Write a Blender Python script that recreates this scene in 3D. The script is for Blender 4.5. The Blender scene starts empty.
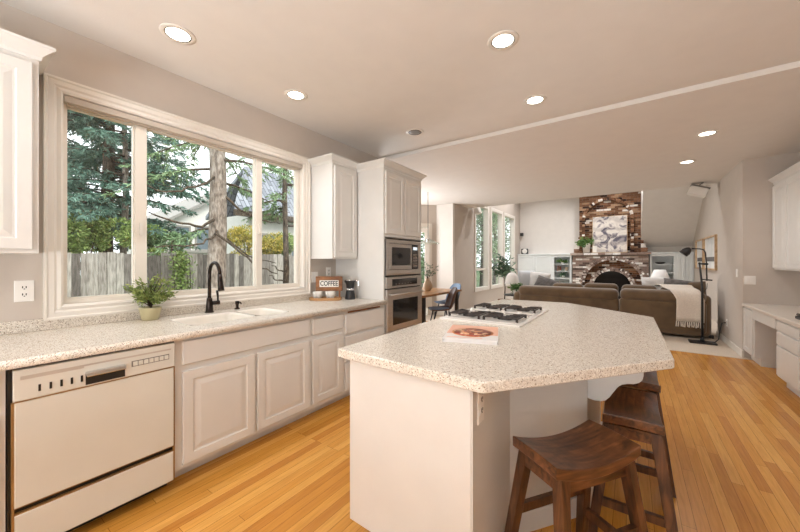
import bpy, bmesh, math, random
from mathutils import Vector, Matrix, noise
R = math.radians
random.seed(7)
SC = bpy.context.scene
COL = SC.collection

# ------------------------------------------------------------------ camera, sky, sun, large lights, exposure
cam = bpy.data.cameras.new('camera')
cam.sensor_width = 36.0
cam.lens = 327.0 / 800.0 * 36.0
cam.shift_y = -0.005
cam.clip_start = 0.02
camo = bpy.data.objects.new('camera', cam)
COL.objects.link(camo)
camo.location = (0, 0, 1.325)
camo.rotation_euler = (R(90), 0, R(35.12))
SC.camera = camo

w = bpy.data.worlds.new('overcast_sky')
SC.world = w
w.use_nodes = True
bg = w.node_tree.nodes['Background']
bg.inputs[0].default_value = (0.94, 0.97, 1.0, 1)
bg.inputs[1].default_value = 1.7

sun_d = bpy.data.lights.new('sun', 'SUN')
sun_d.energy = 2.0
sun_d.angle = R(25)
sun_d.color = (1, 0.97, 0.9)
sun = bpy.data.objects.new('sun', sun_d)
COL.objects.link(sun)
sun.rotation_euler = Vector((0.68, 0.0, 0.74)).to_track_quat('Z', 'Y').to_euler()

def area(name, loc, rot, sx, sy, energy, color=(1, 1, 1), portal=False):
    d = bpy.data.lights.new(name, 'AREA')
    d.shape = 'RECTANGLE'
    d.size, d.size_y = sx, sy
    d.energy = energy
    d.color = color
    if portal:
        d.cycles.is_portal = True
    o = bpy.data.objects.new(name, d)
    COL.objects.link(o)
    o.location = loc
    o.rotation_euler = rot
    return o

# added fill lamps tilted up at the ceilings, and sampling portals at the windows
area('kitchen_uplight_fill', (-0.5, -2.8, 0.9), (R(172), 0, 0), 2.6, 1.6, 290, (0.86, 0.93, 1.0))  # unseen uplight added behind the camera to brighten the kitchen ceiling
area('family_portal', (-3.70, 10.5, 1.75), (0, R(-90), 0), 2.5, 3.8, 1, portal=True)
area('nook_uplight_fill', (-4.84, 5.67, 1.4), (0, R(-120), 0), 1.6, 1.05, 60, (0.97, 0.98, 1.0))  # added at the nook opening, tilted up to brighten the lower ceiling
area('window_portal', (-3.03, 1.33, 1.7), (0, R(-90), 0), 1.2, 1.75, 1, portal=True)
CAN_POWER = 18.0

SC.view_settings.view_transform = 'Standard'
SC.view_settings.look = 'None'
SC.view_settings.gamma = 1.0
SC.view_settings.exposure = 0.47
SC.view_settings.use_curve_mapping = False

# ------------------------------------------------------------------ materials
MATS = {}
def lin(r, g, b):
    f = lambda c: (c / 255 / 12.92) if c / 255 <= 0.04045 else ((c / 255 + 0.055) / 1.055) ** 2.4
    return (f(r), f(g), f(b), 1)

class NT:
    def __init__(s, name):
        m = bpy.data.materials.new(name)
        m.use_nodes = True
        s.m = m; s.t = m.node_tree; s.b = s.t.nodes['Principled BSDF']
        MATS[name] = m
    def n(s, typ, ins=None, **kw):
        nd = s.t.nodes.new('ShaderNode' + typ)
        for k, v in kw.items(): setattr(nd, k, v)
        for k, v in (ins or {}).items():
            if isinstance(v, bpy.types.NodeSocket): s.t.links.new(v, nd.inputs[k])
            else: nd.inputs[k].default_value = v
        return nd
    def set(s, k, v):
        if isinstance(v, bpy.types.NodeSocket): s.t.links.new(v, s.b.inputs[k])
        else: s.b.inputs[k].default_value = v
    def obj(s, scale=(1, 1, 1), rot=(0, 0, 0)):
        tc = s.n('TexCoord')
        mp = s.n('Mapping', {'Vector': tc.outputs['Object'], 'Scale': scale, 'Rotation': rot})
        return mp.outputs[0]
    def ramp(s, fac, stops, interp='LINEAR'):
        r = s.n('ValToRGB', {'Fac': fac})
        r.color_ramp.interpolation = interp
        el = r.color_ramp.elements
        while len(el) < len(stops): el.new(0.5)
        for e, (p, c) in zip(el, stops):
            e.position = p; e.color = c if len(c) == 4 else (*c, 1)
        return r.outputs[0]
    def mix(s, fac, a, b, mode='MIX'):
        n = s.n('MixRGB', {'Fac': fac, 'Color1': a, 'Color2': b}, blend_type=mode)
        return n.outputs[0]
    def bump(s, h, strength=0.2, dist=0.01):
        s.set('Normal', s.n('Bump', {'Height': h, 'Strength': strength, 'Distance': dist}).outputs[0])

def plain(name, col, rough=0.5, metal=0.0, var=0.06, scale=6.0, bump=0.0, bscale=80.0, spec=None, sheen=0.0, coat=0.0):
    t = NT(name)
    v = t.obj()
    ns = t.n('TexNoise', {'Vector': v, 'Scale': scale, 'Detail': 3.0})
    c = col if len(col) == 4 else (*col, 1)
    dk = tuple(x * (1 - var) for x in c[:3]) + (1,)
    lt = tuple(min(1, x * (1 + var)) for x in c[:3]) + (1,)
    t.set('Base Color', t.ramp(ns.outputs[0], [(0.3, dk), (0.7, lt)]))
    t.set('Roughness', rough); t.set('Metallic', metal)
    if spec is not None: t.set('Specular IOR Level', spec)
    if sheen: t.set('Sheen Weight', sheen)
    if coat: t.set('Coat Weight', coat)
    if bump:
        nb = t.n('TexNoise', {'Vector': v, 'Scale': bscale, 'Detail': 2.0})
        t.bump(nb.outputs[0], bump, 0.004)
    return t

plain('wall_paint', lin(198, 187, 176), 0.75, var=0.02, bump=0.10, bscale=140)
plain('wall_paint_pale', lin(222, 216, 209), 0.75, var=0.02, bump=0.10, bscale=140)
plain('ceiling_paint', lin(226, 220, 213), 0.85, var=0.015, bump=0.18, bscale=90)
plain('cabinet_paint', lin(221, 218, 213), 0.38, var=0.02)
plain('built_in_paint', lin(226, 230, 229), 0.4, var=0.02)
plain('trim_paint', lin(228, 221, 211), 0.35, var=0.02)
plain('window_vinyl', lin(226, 218, 206), 0.35, var=0.02)
plain('taupe_blind', lin(190, 178, 164), 0.7, var=0.04)
plain('appliance_white', lin(218, 215, 205), 0.22, var=0.015)
plain('appliance_trim', lin(150, 112, 66), 0.4, var=0.2)
plain('black_plastic', (0.012, 0.011, 0.010), 0.35, var=0.1)
plain('grey_plastic', lin(120, 112, 104), 0.4)
plain('bronze', lin(52, 44, 40), 0.25, metal=0.85, var=0.1)
plain('black_metal', (0.015, 0.015, 0.016), 0.4, var=0.1)
plain('cast_iron', lin(58, 50, 46), 0.55, var=0.25, bump=0.2)
plain('chrome', (0.75, 0.75, 0.75), 0.12, metal=1.0, var=0.02)
plain('porcelain', lin(236, 230, 220), 0.15, var=0.01)
plain('cooktop_enamel', lin(236, 232, 226), 0.12, var=0.01)
plain('pot_glaze', lin(190, 180, 142), 0.45, var=0.06)
plain('pot_white', lin(225, 220, 212), 0.5, var=0.03)
plain('soil', (0.04, 0.026, 0.016), 0.95, var=0.4, scale=60, bump=0.5)
plain('oak_wood', lin(176, 132, 84), 0.5, var=0.12)
plain('sign_white', lin(240, 236, 228), 0.6, var=0.02)
plain('pewter', lin(150, 142, 132), 0.3, metal=0.8)
plain('plate_white', lin(238, 234, 228), 0.35, var=0.01)
plain('sofa_suede', lin(102, 81, 57), 0.9, var=0.22, scale=5, bump=0.25, bscale=60, sheen=0.4)
plain('cream_knit', lin(226, 214, 200), 0.95, var=0.07, scale=60, bump=0.6, bscale=150, sheen=0.3)
plain('pillow_white', lin(226, 224, 222), 0.9, var=0.04, bump=0.2)
plain('pillow_grey', lin(104, 100, 98), 0.9, var=0.3, scale=20, bump=0.2)
plain('pillow_pale', lin(205, 208, 212), 0.9, var=0.06, bump=0.2)
plain('carpet_pile', lin(205, 190, 172), 0.98, var=0.10, scale=90, bump=0.8, bscale=220)
plain('lamp_shade', lin(232, 228, 224), 0.8, var=0.02)
plain('firebox_black', (0.012, 0.013, 0.016), 0.25, var=0.3)
plain('blue_seat', lin(104, 124, 148), 0.6, var=0.1)
plain('brown_leather', lin(74, 50, 40), 0.5, var=0.15)
plain('vase_clay', lin(190, 168, 142), 0.7, var=0.1)
plain('white_siding', lin(226, 222, 216), 0.8, var=0.03)
plain('house_trim', lin(150, 146, 140), 0.7)
plain('house_glass', lin(110, 122, 130), 0.15)
plain('lawn', (0.06, 0.10, 0.03), 0.95, var=0.4, scale=3)
plain('book_white', lin(228, 224, 222), 0.5, var=0.02)
plain('book_salmon', lin(232, 178, 152), 0.4, var=0.05)
plain('book_spine_red', lin(140, 66, 52), 0.6)
plain('book_spine_green', lin(92, 110, 84), 0.6)
plain('twig_bark', lin(74, 58, 44), 0.9, var=0.2)

def leafmat(name, a, b, rough=0.6):
    t = NT(name)
    g = t.n('NewGeometry')
    t.set('Base Color', t.ramp(g.outputs['Random Per Island'], [(0.0, a), (1.0, b)]))
    t.set('Roughness', rough)
    t.set('Subsurface Weight', 0.0)
leafmat('spruce_needles', lin(58, 88, 74), lin(140, 178, 160))
leafmat('fir_needles', lin(84, 116, 74), lin(166, 196, 148))
leafmat('shrub_leaves', lin(96, 124, 62), lin(180, 200, 120))
leafmat('maple_leaves', lin(128, 138, 50), lin(222, 196, 96))
leafmat('house_plant_leaves', lin(52, 92, 42), lin(120, 150, 74))
leafmat('bonsai_leaves', lin(82, 106, 44), lin(160, 170, 92))
leafmat('olive_leaves', lin(58, 92, 70), lin(130, 160, 130))

def woodmat(name, a, b, c, axis_scale, rough=0.4, bump=0.05, coat=0.0):
    t = NT(name)
    v = t.obj(axis_scale)
    ns = t.n('TexNoise', {'Vector': v, 'Scale': 3.0, 'Detail': 6.0, 'Distortion': 0.6})
    n2 = t.n('TexNoise', {'Vector': t.obj(), 'Scale': 9.0, 'Detail': 2.0})
    col = t.ramp(ns.outputs[0], [(0.3, a), (0.5, b), (0.72, c)])
    blot = t.ramp(n2.outputs[0], [(0.35, (0.55, 0.5, 0.45)), (0.6, (1, 1, 1))])
    t.set('Base Color', t.mix(0.7, col, blot, 'MULTIPLY'))
    t.set('Roughness', rough)
    if coat: t.set('Coat Weight', coat)
    t.bump(ns.outputs[0], bump, 0.004)
woodmat('stool_wood', lin(58, 36, 22), lin(106, 66, 40), lin(140, 92, 58), (2, 14, 14), 0.33, coat=0.1)
woodmat('stool_wood_leg', lin(48, 30, 18), lin(92, 58, 34), lin(128, 84, 52), (14, 14, 2), 0.4)
woodmat('table_wood', lin(130, 90, 54), lin(176, 130, 86), lin(200, 158, 112), (12, 1.5, 12), 0.35)
woodmat('frame_wood', lin(176, 140, 100), lin(206, 172, 132), lin(220, 190, 152), (8, 8, 2), 0.5)
woodmat('sign_wood', lin(104, 62, 34), lin(150, 98, 58), lin(176, 122, 76), (2, 10, 10), 0.6)
woodmat('bark_pale', lin(104, 94, 86), lin(158, 146, 136), lin(196, 186, 176), (9, 9, 2.5), 0.9, 0.5)
woodmat('bark_dark', lin(44, 38, 32), lin(84, 72, 60), lin(128, 114, 98), (9, 9, 2.5), 0.9, 0.5)

# oak strip floor, boards along Y
t = NT('oak_floor')
v = t.obj((1, 1, 1), (0, 0, R(90)))
br = t.n('TexBrick', {'Vector': v, 'Color1': (0, 0, 0, 1), 'Color2': (1, 1, 1, 1), 'Mortar': (0.5, 0.5, 0.5, 1), 'Scale': 1.0,
                      'Mortar Size': 0.0011, 'Mortar Smooth': 0.2, 'Bias': 0.0, 'Brick Width': 1.13, 'Row Height': 0.0571},
         offset=0.37, offset_frequency=3, squash=1.3, squash_frequency=2)
base = t.ramp(br.outputs[0], [(0.0, lin(196, 130, 52)), (0.35, lin(214, 150, 64)), (0.7, lin(221, 159, 72)), (1.0, lin(230, 172, 86))])
g1 = t.n('TexNoise', {'Vector': t.obj((26, 1.6, 1)), 'Scale': 3.0, 'Detail': 5.0, 'Distortion': 0.8})
grain = t.ramp(g1.outputs[0], [(0.3, (0.80, 0.74, 0.66)), (0.6, (1, 1, 1))])
c = t.mix(0.8, base, grain, 'MULTIPLY')
inv = t.ramp(br.outputs[1], [(0.0, (1, 1, 1)), (1.0, (0.42, 0.30, 0.2))])
t.set('Base Color', t.mix(1.0, c, inv, 'MULTIPLY'))
t.set('Roughness', 0.27)
t.bump(br.outputs[1], -0.25, 0.002)

# speckled solid-surface counter
def counter(name, base, dark_p, pale_p, sc):
    t = NT(name)
    v = t.obj()
    vo = t.n('TexVoronoi', {'Vector': v, 'Scale': sc}, feature='F1')
    sep = t.n('SeparateColor', {'Color': vo.outputs['Color']})
    b2 = tuple(min(1, x * 1.12) for x in base[:3]) + (1,)
    b0 = tuple(x * 0.93 for x in base[:3]) + (1,)
    stops = [(0.0, lin(142, 126, 110)), (dark_p * 0.35, lin(178, 163, 146)), (dark_p * 0.8, lin(202, 190, 174)), (dark_p + 0.1, b0), (0.6, base), (1 - pale_p, b2), (1 - pale_p * 0.5, lin(242, 237, 227))]
    col = t.ramp(sep.outputs[0], stops, 'CONSTANT')
    t.set('Base Color', col)
    t.set('Roughness', 0.24)
counter('speckled_counter', lin(224, 216, 204), 0.14, 0.14, 270)
plain('desk_laminate', lin(222, 212, 200), 0.35, var=0.03, scale=60)

# brushed steel
t = NT('stainless')
ns = t.n('TexNoise', {'Vector': t.obj((1, 2, 160)), 'Scale': 4.0, 'Detail': 3.0})
t.set('Base Color', t.ramp(ns.outputs[0], [(0.3, lin(182, 177, 172)), (0.7, lin(214, 209, 204))]))
t.set('Metallic', 0.9); t.set('Roughness', 0.32)
t = NT('oven_glass')
t.set('Base Color', (0.018, 0.017, 0.017, 1)); t.set('Roughness', 0.06); t.set('Specular IOR Level', 0.6)

def glass(name, tint, refl):
    t = NT(name)
    tr = t.n('BsdfTransparent', {'Color': tint})
    gl = t.n('BsdfGlossy', {'Color': (1, 1, 1, 1), 'Roughness': 0.02})
    fr = t.n('LayerWeight', {'Blend': 0.5})
    pw = t.n('Math', {0: fr.outputs['Facing'], 1: 4.0}, operation='POWER')
    ml = t.n('Math', {0: pw.outputs[0], 1: 0.45, 2: refl * 0.5}, operation='MULTIPLY_ADD')
    mx = t.n('MixShader', {0: ml.outputs[0], 1: tr.outputs[0], 2: gl.outputs[0]})
    t.t.links.new(mx.outputs[0], t.t.nodes['Material Output'].inputs['Surface'])
glass('window_glass', (0.97, 0.985, 0.98, 1), 0.06)
glass('clear_glass', (0.86, 0.9, 0.88, 1), 0.25)

def emit(name, col, s):
    t = NT(name)
    t.set('Base Color', (0.8, 0.8, 0.8, 1)); t.set('Emission Color', (*col, 1)); t.set('Emission Strength', s)
emit('lamp_lens', (1.0, 0.93, 0.78), 6.0)
emit('clock_digits', (0.6, 0.8, 0.9), 0.6)

# bricks: one island per brick
t = NT('brick')
g = t.n('NewGeometry')
col = t.ramp(g.outputs['Random Per Island'], [(0.0, lin(60, 38, 28)), (0.14, lin(112, 76, 52)), (0.42, lin(148, 108, 80)), (0.60, lin(126, 88, 62)), (0.78, lin(178, 144, 114)), (0.90, lin(240, 232, 222))], 'CONSTANT')
ns = t.n('TexNoise', {'Vector': t.obj(), 'Scale': 28.0, 'Detail': 4.0})
t.set('Base Color', t.mix(0.5, col, t.ramp(ns.outputs[0], [(0.3, (0.5, 0.48, 0.46)), (0.6, (1, 1, 1))]), 'MULTIPLY'))
t.set('Roughness', 0.9); t.bump(ns.outputs[0], 0.5, 0.01)
t = NT('brick_pale')
g = t.n('NewGeometry')
col = t.ramp(g.outputs['Random Per Island'], [(0.0, lin(96, 78, 70)), (0.14, lin(150, 128, 116)), (0.42, lin(186, 168, 156)), (0.62, lin(146, 122, 110)), (0.76, lin(212, 200, 190)), (0.88, lin(244, 240, 234))], 'CONSTANT')
ns = t.n('TexNoise', {'Vector': t.obj(), 'Scale': 28.0, 'Detail': 4.0})
t.set('Base Color', t.mix(0.5, col, t.ramp(ns.outputs[0], [(0.3, (0.6, 0.58, 0.57)), (0.6, (1, 1, 1))]), 'MULTIPLY'))
t.set('Roughness', 0.9); t.bump(ns.outputs[0], 0.5, 0.01)
plain('mortar', lin(150, 136, 124), 0.95, var=0.1, scale=40, bump=0.4)

# weathered fence boards: one island per board
t = NT('weathered_boards')
g = t.n('NewGeometry')
col = t.ramp(g.outputs['Random Per Island'], [(0.0, lin(104, 98, 93)), (0.3, lin(160, 153, 147)), (0.65, lin(188, 181, 173)), (1.0, lin(214, 207, 199))])
ns = t.n('TexNoise', {'Vector': t.obj((9, 9, 1.2)), 'Scale': 4.0, 'Detail': 6.0})
t.set('Base Color', t.mix(0.85, col, t.ramp(ns.outputs[0], [(0.32, (0.42, 0.40, 0.38)), (0.62, (1, 1, 1))]), 'MULTIPLY'))
t.set('Roughness', 0.95); t.bump(ns.outputs[0], 0.4, 0.01)

t = NT('roof_shingles')
br = t.n('TexBrick', {'Vector': t.obj(), 'Color1': lin(120, 124, 132), 'Color2': lin(160, 164, 172), 'Mortar': lin(84, 88, 96), 'Scale': 1.0, 'Mortar Size': 0.02, 'Brick Width': 0.5, 'Row Height': 0.22})
t.set('Base Color', br.outputs[0]); t.set('Roughness', 0.95)

# abstract grey wash print
t = NT('abstract_print')
v = t.obj()
ns = t.n('TexNoise', {'Vector': v, 'Scale': 3.2, 'Detail': 3.0, 'Distortion': 1.6})
wv = t.n('TexWave', {'Vector': v, 'Scale': 1.2, 'Distortion': 7.0, 'Detail': 2.0}, wave_type='RINGS')
a = t.ramp(ns.outputs[0], [(0.36, lin(96, 92, 104)), (0.43, lin(160, 152, 152)), (0.50, lin(222, 214, 204)), (0.7, lin(200, 190, 182))])
b = t.ramp(wv.outputs[0], [(0.2, (0.62, 0.6, 0.62)), (0.6, (1, 1, 1))])
t.set('Base Color', t.mix(0.6, a, b, 'MULTIPLY')); t.set('Roughness', 0.7)
t = NT('pale_print')
ns = t.n('TexNoise', {'Vector': t.obj(), 'Scale': 2.2, 'Detail': 3.0})
t.set('Base Color', t.ramp(ns.outputs[0], [(0.3, lin(206, 206, 204)), (0.6, lin(232, 230, 226))])); t.set('Roughness', 0.5)
# pizza on the book cover
t = NT('pizza_print')
vo = t.n('TexVoronoi', {'Vector': t.obj(), 'Scale': 42.0})
sep = t.n('SeparateColor', {'Color': vo.outputs['Color']})
t.set('Base Color', t.ramp(sep.outputs[0], [(0.0, lin(118, 52, 34)), (0.3, lin(168, 76, 50)), (0.55, lin(214, 150, 104)), (0.72, lin(232, 196, 160)), (0.88, lin(130, 40, 30))], 'CONSTANT'))
t.set('Roughness', 0.4)
plain('crust_print', lin(206, 134, 84), 0.4, var=0.2, scale=40)

# ------------------------------------------------------------------ mesh builder
ORG = {}
class MB:
    def __init__(s): s.v = []; s.f = []; s.sm = []; s.T = None
    def add(s, vs, fs, smooth=False):
        o = len(s.v)
        if s.T is not None: vs = [s.T @ Vector(p) for p in vs]
        s.v += [tuple(p) for p in vs]
        s.f += [tuple(i + o for i in f) for f in fs]
        s.sm += [smooth] * len(fs)
        return s
    def box(s, x0, x1, y0, y1, z0, z1):
        vs = [(x, y, z) for z in (z0, z1) for y in (y0, y1) for x in (x0, x1)]
        return s.add(vs, [(0, 2, 3, 1), (4, 5, 7, 6), (0, 1, 5, 4), (2, 6, 7, 3), (0, 4, 6, 2), (1, 3, 7, 5)])
    def bar(s, p0, p1, w0, w1=None, d0=None, d1=None, up=(0, 0, 1)):
        p0, p1 = Vector(p0), Vector(p1)
        w1 = w0 if w1 is None else w1; d0 = w0 if d0 is None else d0; d1 = w1 if d1 is None else d1
        z = (p1 - p0).normalized(); u = Vector(up)
        if abs(z.dot(u)) > 0.95: u = Vector((1, 0, 0))
        x = u.cross(z).normalized(); y = z.cross(x)
        vs = []
        for p, a, b in ((p0, w0, d0), (p1, w1, d1)):
            for i, j in ((-1, -1), (1, -1), (1, 1), (-1, 1)): vs.append(p + x * a / 2 * i + y * b / 2 * j)
        return s.add(vs, [(0, 1, 2, 3), (7, 6, 5, 4), (0, 4, 5, 1), (1, 5, 6, 2), (2, 6, 7, 3), (3, 7, 4, 0)])
    def rings(s, rs, cap=True, smooth=False, close=True):
        n = len(rs[0]); vs = [p for r in rs for p in r]; fs = []
        for i in range(len(rs) - 1):
            for j in range(n if close else n - 1):
                k = (j + 1) % n
                fs.append((i * n + j, i * n + k, (i + 1) * n + k, (i + 1) * n + j))
        o = len(s.v)
        s.add(vs, fs, smooth)
        if cap:
            s.f += [tuple(o + j for j in range(n))[::-1], tuple(o + (len(rs) - 1) * n + j for j in range(n))]
            s.sm += [False, False]
        return s
    def tube(s, pts, r, n=10, cap=True):
        pts = [Vector(p) for p in pts]; rs = []
        rad = r if isinstance(r, (list, tuple)) else [r] * len(pts)
        prev = None
        for i, p in enumerate(pts):
            d = (pts[min(i + 1, len(pts) - 1)] - pts[max(i - 1, 0)]).normalized()
            u = prev if prev is not None else (Vector((0, 0, 1)) if abs(d.z) < 0.9 else Vector((1, 0, 0)))
            x = (u - d * u.dot(d))
            if x.length < 1e-4: x = d.orthogonal()
            x.normalize(); y = d.cross(x); prev = x
            rs.append([p + (x * math.cos(2 * math.pi * k / n) + y * math.sin(2 * math.pi * k / n)) * rad[i] for k in range(n)])
        return s.rings(rs, cap, True)
    def lathe(s, prof, c=(0, 0, 0), n=24, cap=True):
        rs = [[(c[0] + r * math.cos(2 * math.pi * k / n), c[1] + r * math.sin(2 * math.pi * k / n), c[2] + z) for k in range(n)] for r, z in prof]
        return s.rings(rs, cap, True)
    def prism(s, poly, z0, z1):
        return s.rings([[(x, y, z0) for x, y in poly], [(x, y, z1) for x, y in poly]])
    def prism_axis(s, poly, axis, a0, a1):
        f = {'x': lambda p, a: (a, p[0], p[1]), 'y': lambda p, a: (p[0], a, p[1])}[axis]
        return s.rings([[f(p, a0) for p in poly], [f(p, a1) for p in poly]])
    def panel(s, face, pos, a0, a1, b0, b1, prof):
        """concentric rectangular rings on a wall plane; prof = (inset, height)"""
        f = {'x+': lambda a, b, h: (pos + h, a, b), 'x-': lambda a, b, h: (pos - h, a, b),
             'y+': lambda a, b, h: (a, pos + h, b), 'y-': lambda a, b, h: (a, pos - h, b), 'z+': lambda a, b, h: (a, b, pos + h)}[face]
        rs = [[f(a0 + i, b0 + i, h), f(a1 - i, b0 + i, h), f(a1 - i, b1 - i, h), f(a0 + i, b1 - i, h)] for i, h in prof]
        return s.rings(rs)
    def frame(s, face, pos, a0, a1, b0, b1, prof):
        """mitred frame round an opening; prof = closed loop of (outset, height)"""
        f = {'x+': lambda a, b, h: (pos + h, a, b), 'x-': lambda a, b, h: (pos - h, a, b),
             'y+': lambda a, b, h: (a, pos + h, b), 'y-': lambda a, b, h: (a, pos - h, b)}[face]
        rs = [[f(a0 - i, b0 - i, h), f(a1 + i, b0 - i, h), f(a1 + i, b1 + i, h), f(a0 - i, b1 + i, h)] for i, h in prof]
        return s.rings(rs + [rs[0]], cap=False)
    def ball(s, c, rx, ry, rz, n=16, m=10, e=1.0):
        pw = lambda q: math.copysign(abs(q) ** e, q)
        rs = []
        for i in range(m + 1):
            a = -math.pi / 2 + math.pi * i / m
            rr = max(1e-4, abs(math.cos(a)) ** e)
            rs.append([(c[0] + rx * rr * pw(math.cos(2 * math.pi * k / n)), c[1] + ry * rr * pw(math.sin(2 * math.pi * k / n)), c[2] + rz * pw(math.sin(a))) for k in range(n)])
        return s.rings(rs, True, True)
    def leaf(s, p, d, L, W, up=None):
        d = Vector(d).normalized(); u = Vector(up) if up else Vector((random.uniform(-1, 1), random.uniform(-1, 1), random.uniform(-1, 1)))
        x = d.cross(u)
        if x.length < 1e-3: x = d.orthogonal()
        x.normalize(); nn = x.cross(d); p = Vector(p)
        vs = [p, p + d * L * 0.45 + x * W / 2 + nn * W * 0.2, p + d * L, p + d * L * 0.45 - x * W / 2 + nn * W * 0.2]
        return s.add(vs, [(0, 1, 2), (0, 2, 3)])
    def build(s, name, mat, parent=None, bevel=0.0, seg=2, subsurf=0, solid=0.0):
        me = bpy.data.meshes.new(name)
        if parent is not None: org = ORG[parent.name]
        else:
            xs, ys, zs = zip(*s.v)
            org = Vector(((min(xs) + max(xs)) / 2, (min(ys) + max(ys)) / 2, min(zs)))
        me.from_pydata([(x - org.x, y - org.y, z - org.z) for x, y, z in s.v], [], s.f)
        me.polygons.foreach_set('use_smooth', s.sm)
        me.update()
        if len(s.v) < 20000:
            b = bmesh.new(); b.from_mesh(me)
            bmesh.ops.recalc_face_normals(b, faces=b.faces)
            b.to_mesh(me); b.free()
        me.materials.append(MATS[mat])
        o = bpy.data.objects.new(name, me)
        COL.objects.link(o)
        if parent is not None: o.parent = parent
        else: o.location = org
        ORG[o.name] = org
        if solid:
            md = o.modifiers.new('solidify', 'SOLIDIFY'); md.thickness = solid; md.offset = 0
        if bevel:
            md = o.modifiers.new('bevel', 'BEVEL'); md.width = bevel; md.segments = seg; md.limit_method = 'ANGLE'; md.angle_limit = R(40)
        if subsurf:
            md = o.modifiers.new('subsurf', 'SUBSURF'); md.levels = md.render_levels = subsurf
        return o

def thing(name, label, cat, loc=(0, 0, 0), group=None):
    o = bpy.data.objects.new(name, None)
    COL.objects.link(o)
    o.location = loc; o.empty_display_size = 0.1
    ORG[o.name] = Vector(loc)
    o['label'] = label; o['category'] = cat
    if group: o['group'] = group
    return o
def tag(o, label, cat, group=None, kind=None):
    o['label'] = label; o['category'] = cat
    if group: o['group'] = group
    if kind: o['kind'] = kind
    return o
def struct(o, label=None):
    o['kind'] = 'structure'
    if label: o['label'] = label
    return o
def kids(o): return [c for c in COL.objects if c.parent == o]
def dup(root, loc=None, rz=None, label=None, group=None):
    r = root.copy(); COL.objects.link(r)
    if loc is not None: r.location = loc
    if rz is not None: r.rotation_euler = (0, 0, rz)
    if label: r['label'] = label
    if group: r['group'] = group
    for ch in list(root.children):
        c = ch.copy(); COL.objects.link(c); c.parent = r
        for g in list(ch.children):
            d = g.copy(); COL.objects.link(d); d.parent = c
    return r

DOOR = [(0, 0), (0, .016), (.004, .02), (.056, .02), (.060, .013), (.070, .013), (.100, .0195)]
SLAB = [(0, 0), (0, .014), (.006, .02)]
FLATDOOR = [(0, 0), (0, .018), (.002, .02), (.06, .02), (.064, .010)]

# ------------------------------------------------------------------ setting
XW = -2.9; CEIL = 2.79; LOW = 2.745
struct(MB().box(-5.0, 2.0, -3.1, 6.35, -0.12, 0.0).build('floor', 'oak_floor'))
struct(MB().box(-5.0, 2.0, 6.35, 13.3, -0.12, 0.004).build('floor_carpet', 'carpet_pile'))
struct(MB().box(-60, 12, -20, 70, -0.55, -0.45).build('ground', 'lawn'))
struct(MB().box(-3.1, 2.05, -3.1, 3.62, CEIL, CEIL + 0.1).build('ceiling', 'ceiling_paint'))
struct(MB().prism([(-3.1, 3.62), (2.05, 3.62), (2.05, 8.13), (-3.65, 8.13), (-3.65, 7.32), (-4.02, 7.32), (-4.97, 6.32), (-4.97, 5.05), (-3.1, 3.66)], LOW, LOW + 0.14).build('ceiling_lower', 'ceiling_paint'))
struct(MB().box(-3.65, 1.75, 8.13, 13.3, 4.6, 4.7).build('ceiling_vault', 'ceiling_paint'))
struct(MB().box(-3.65, 1.75, 8.03, 8.13, LOW + 0.14, 4.6).build('wall_vault_riser', 'wall_paint_pale'))
# kitchen left wall round the window
wy0, wy1, wz0, wz1 = 0.448, 2.30, 1.045, 2.388
wl = MB()
wl.box(XW - .16, XW, -3.1, wy0, 0, CEIL).box(XW - .16, XW, wy1, 3.60, 0, CEIL).box(XW - .16, XW, wy0, wy1, 0, wz0).box(XW - .16, XW, wy0, wy1, wz1, CEIL)
struct(wl.build('wall_left', 'wall_paint'))
# breakfast nook bay
struct(MB().prism([(-2.9, 3.6), (-3.06, 3.6), (-4.96, 5.02), (-4.87, 5.09)], 0, LOW).build('wall_nook_near', 'wall_paint'))
nw = MB()
nw.box(-4.97, -4.85, 5.0, 5.15, 0, LOW).box(-4.97, -4.85, 6.2, 6.36, 0, LOW).box(-4.97, -4.85, 5.15, 6.2, 0, 0.6).box(-4.97, -4.85, 5.15, 6.2, 2.4, LOW)
struct(nw.build('wall_nook_left', 'wall_paint'))
# diagonal bay wall with a glazed door
d0, d1 = Vector((-4.87, 6.28, 0)), Vector((-3.95, 7.2, 0))
dirv = (d1 - d0).normalized(); L = (d1 - d0).length
Td = Matrix.Translation(d0) @ Matrix.Rotation(math.atan2(dirv.y, dirv.x), 4, 'Z')
nd = MB(); nd.T = Td
nd.box(0, L - 1.12, 0, .1, 0, LOW).box(L - .2, L, 0, .1, 0, LOW).box(L - 1.12, L - .2, 0, .1, 2.2, LOW)
struct(nd.build('wall_nook_bay', 'wall_paint'))
dr = MB(); dr.T = Td
dr.frame('y-', 0, L - 1.12, L - .2, 0.0, 2.2, [(-.02, -.08), (-.02, .02), (.08, .02), (.08, 0.0)])
door = struct(dr.build('door_1', 'trim_paint'))
m = MB(); m.T = Td
m.frame('y-', -.05, L - 1.0, L - .32, 0.3, 2.05, [(0, 0), (0, .04), (.11, .04), (.11, 0)])
m.build('door_leaf', 'trim_paint', door)
m = MB(); m.T = Td; m.box(L - 1.0, L - .32, .025, .032, .3, 2.05); m.build('door_glass', 'window_glass', door)
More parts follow.
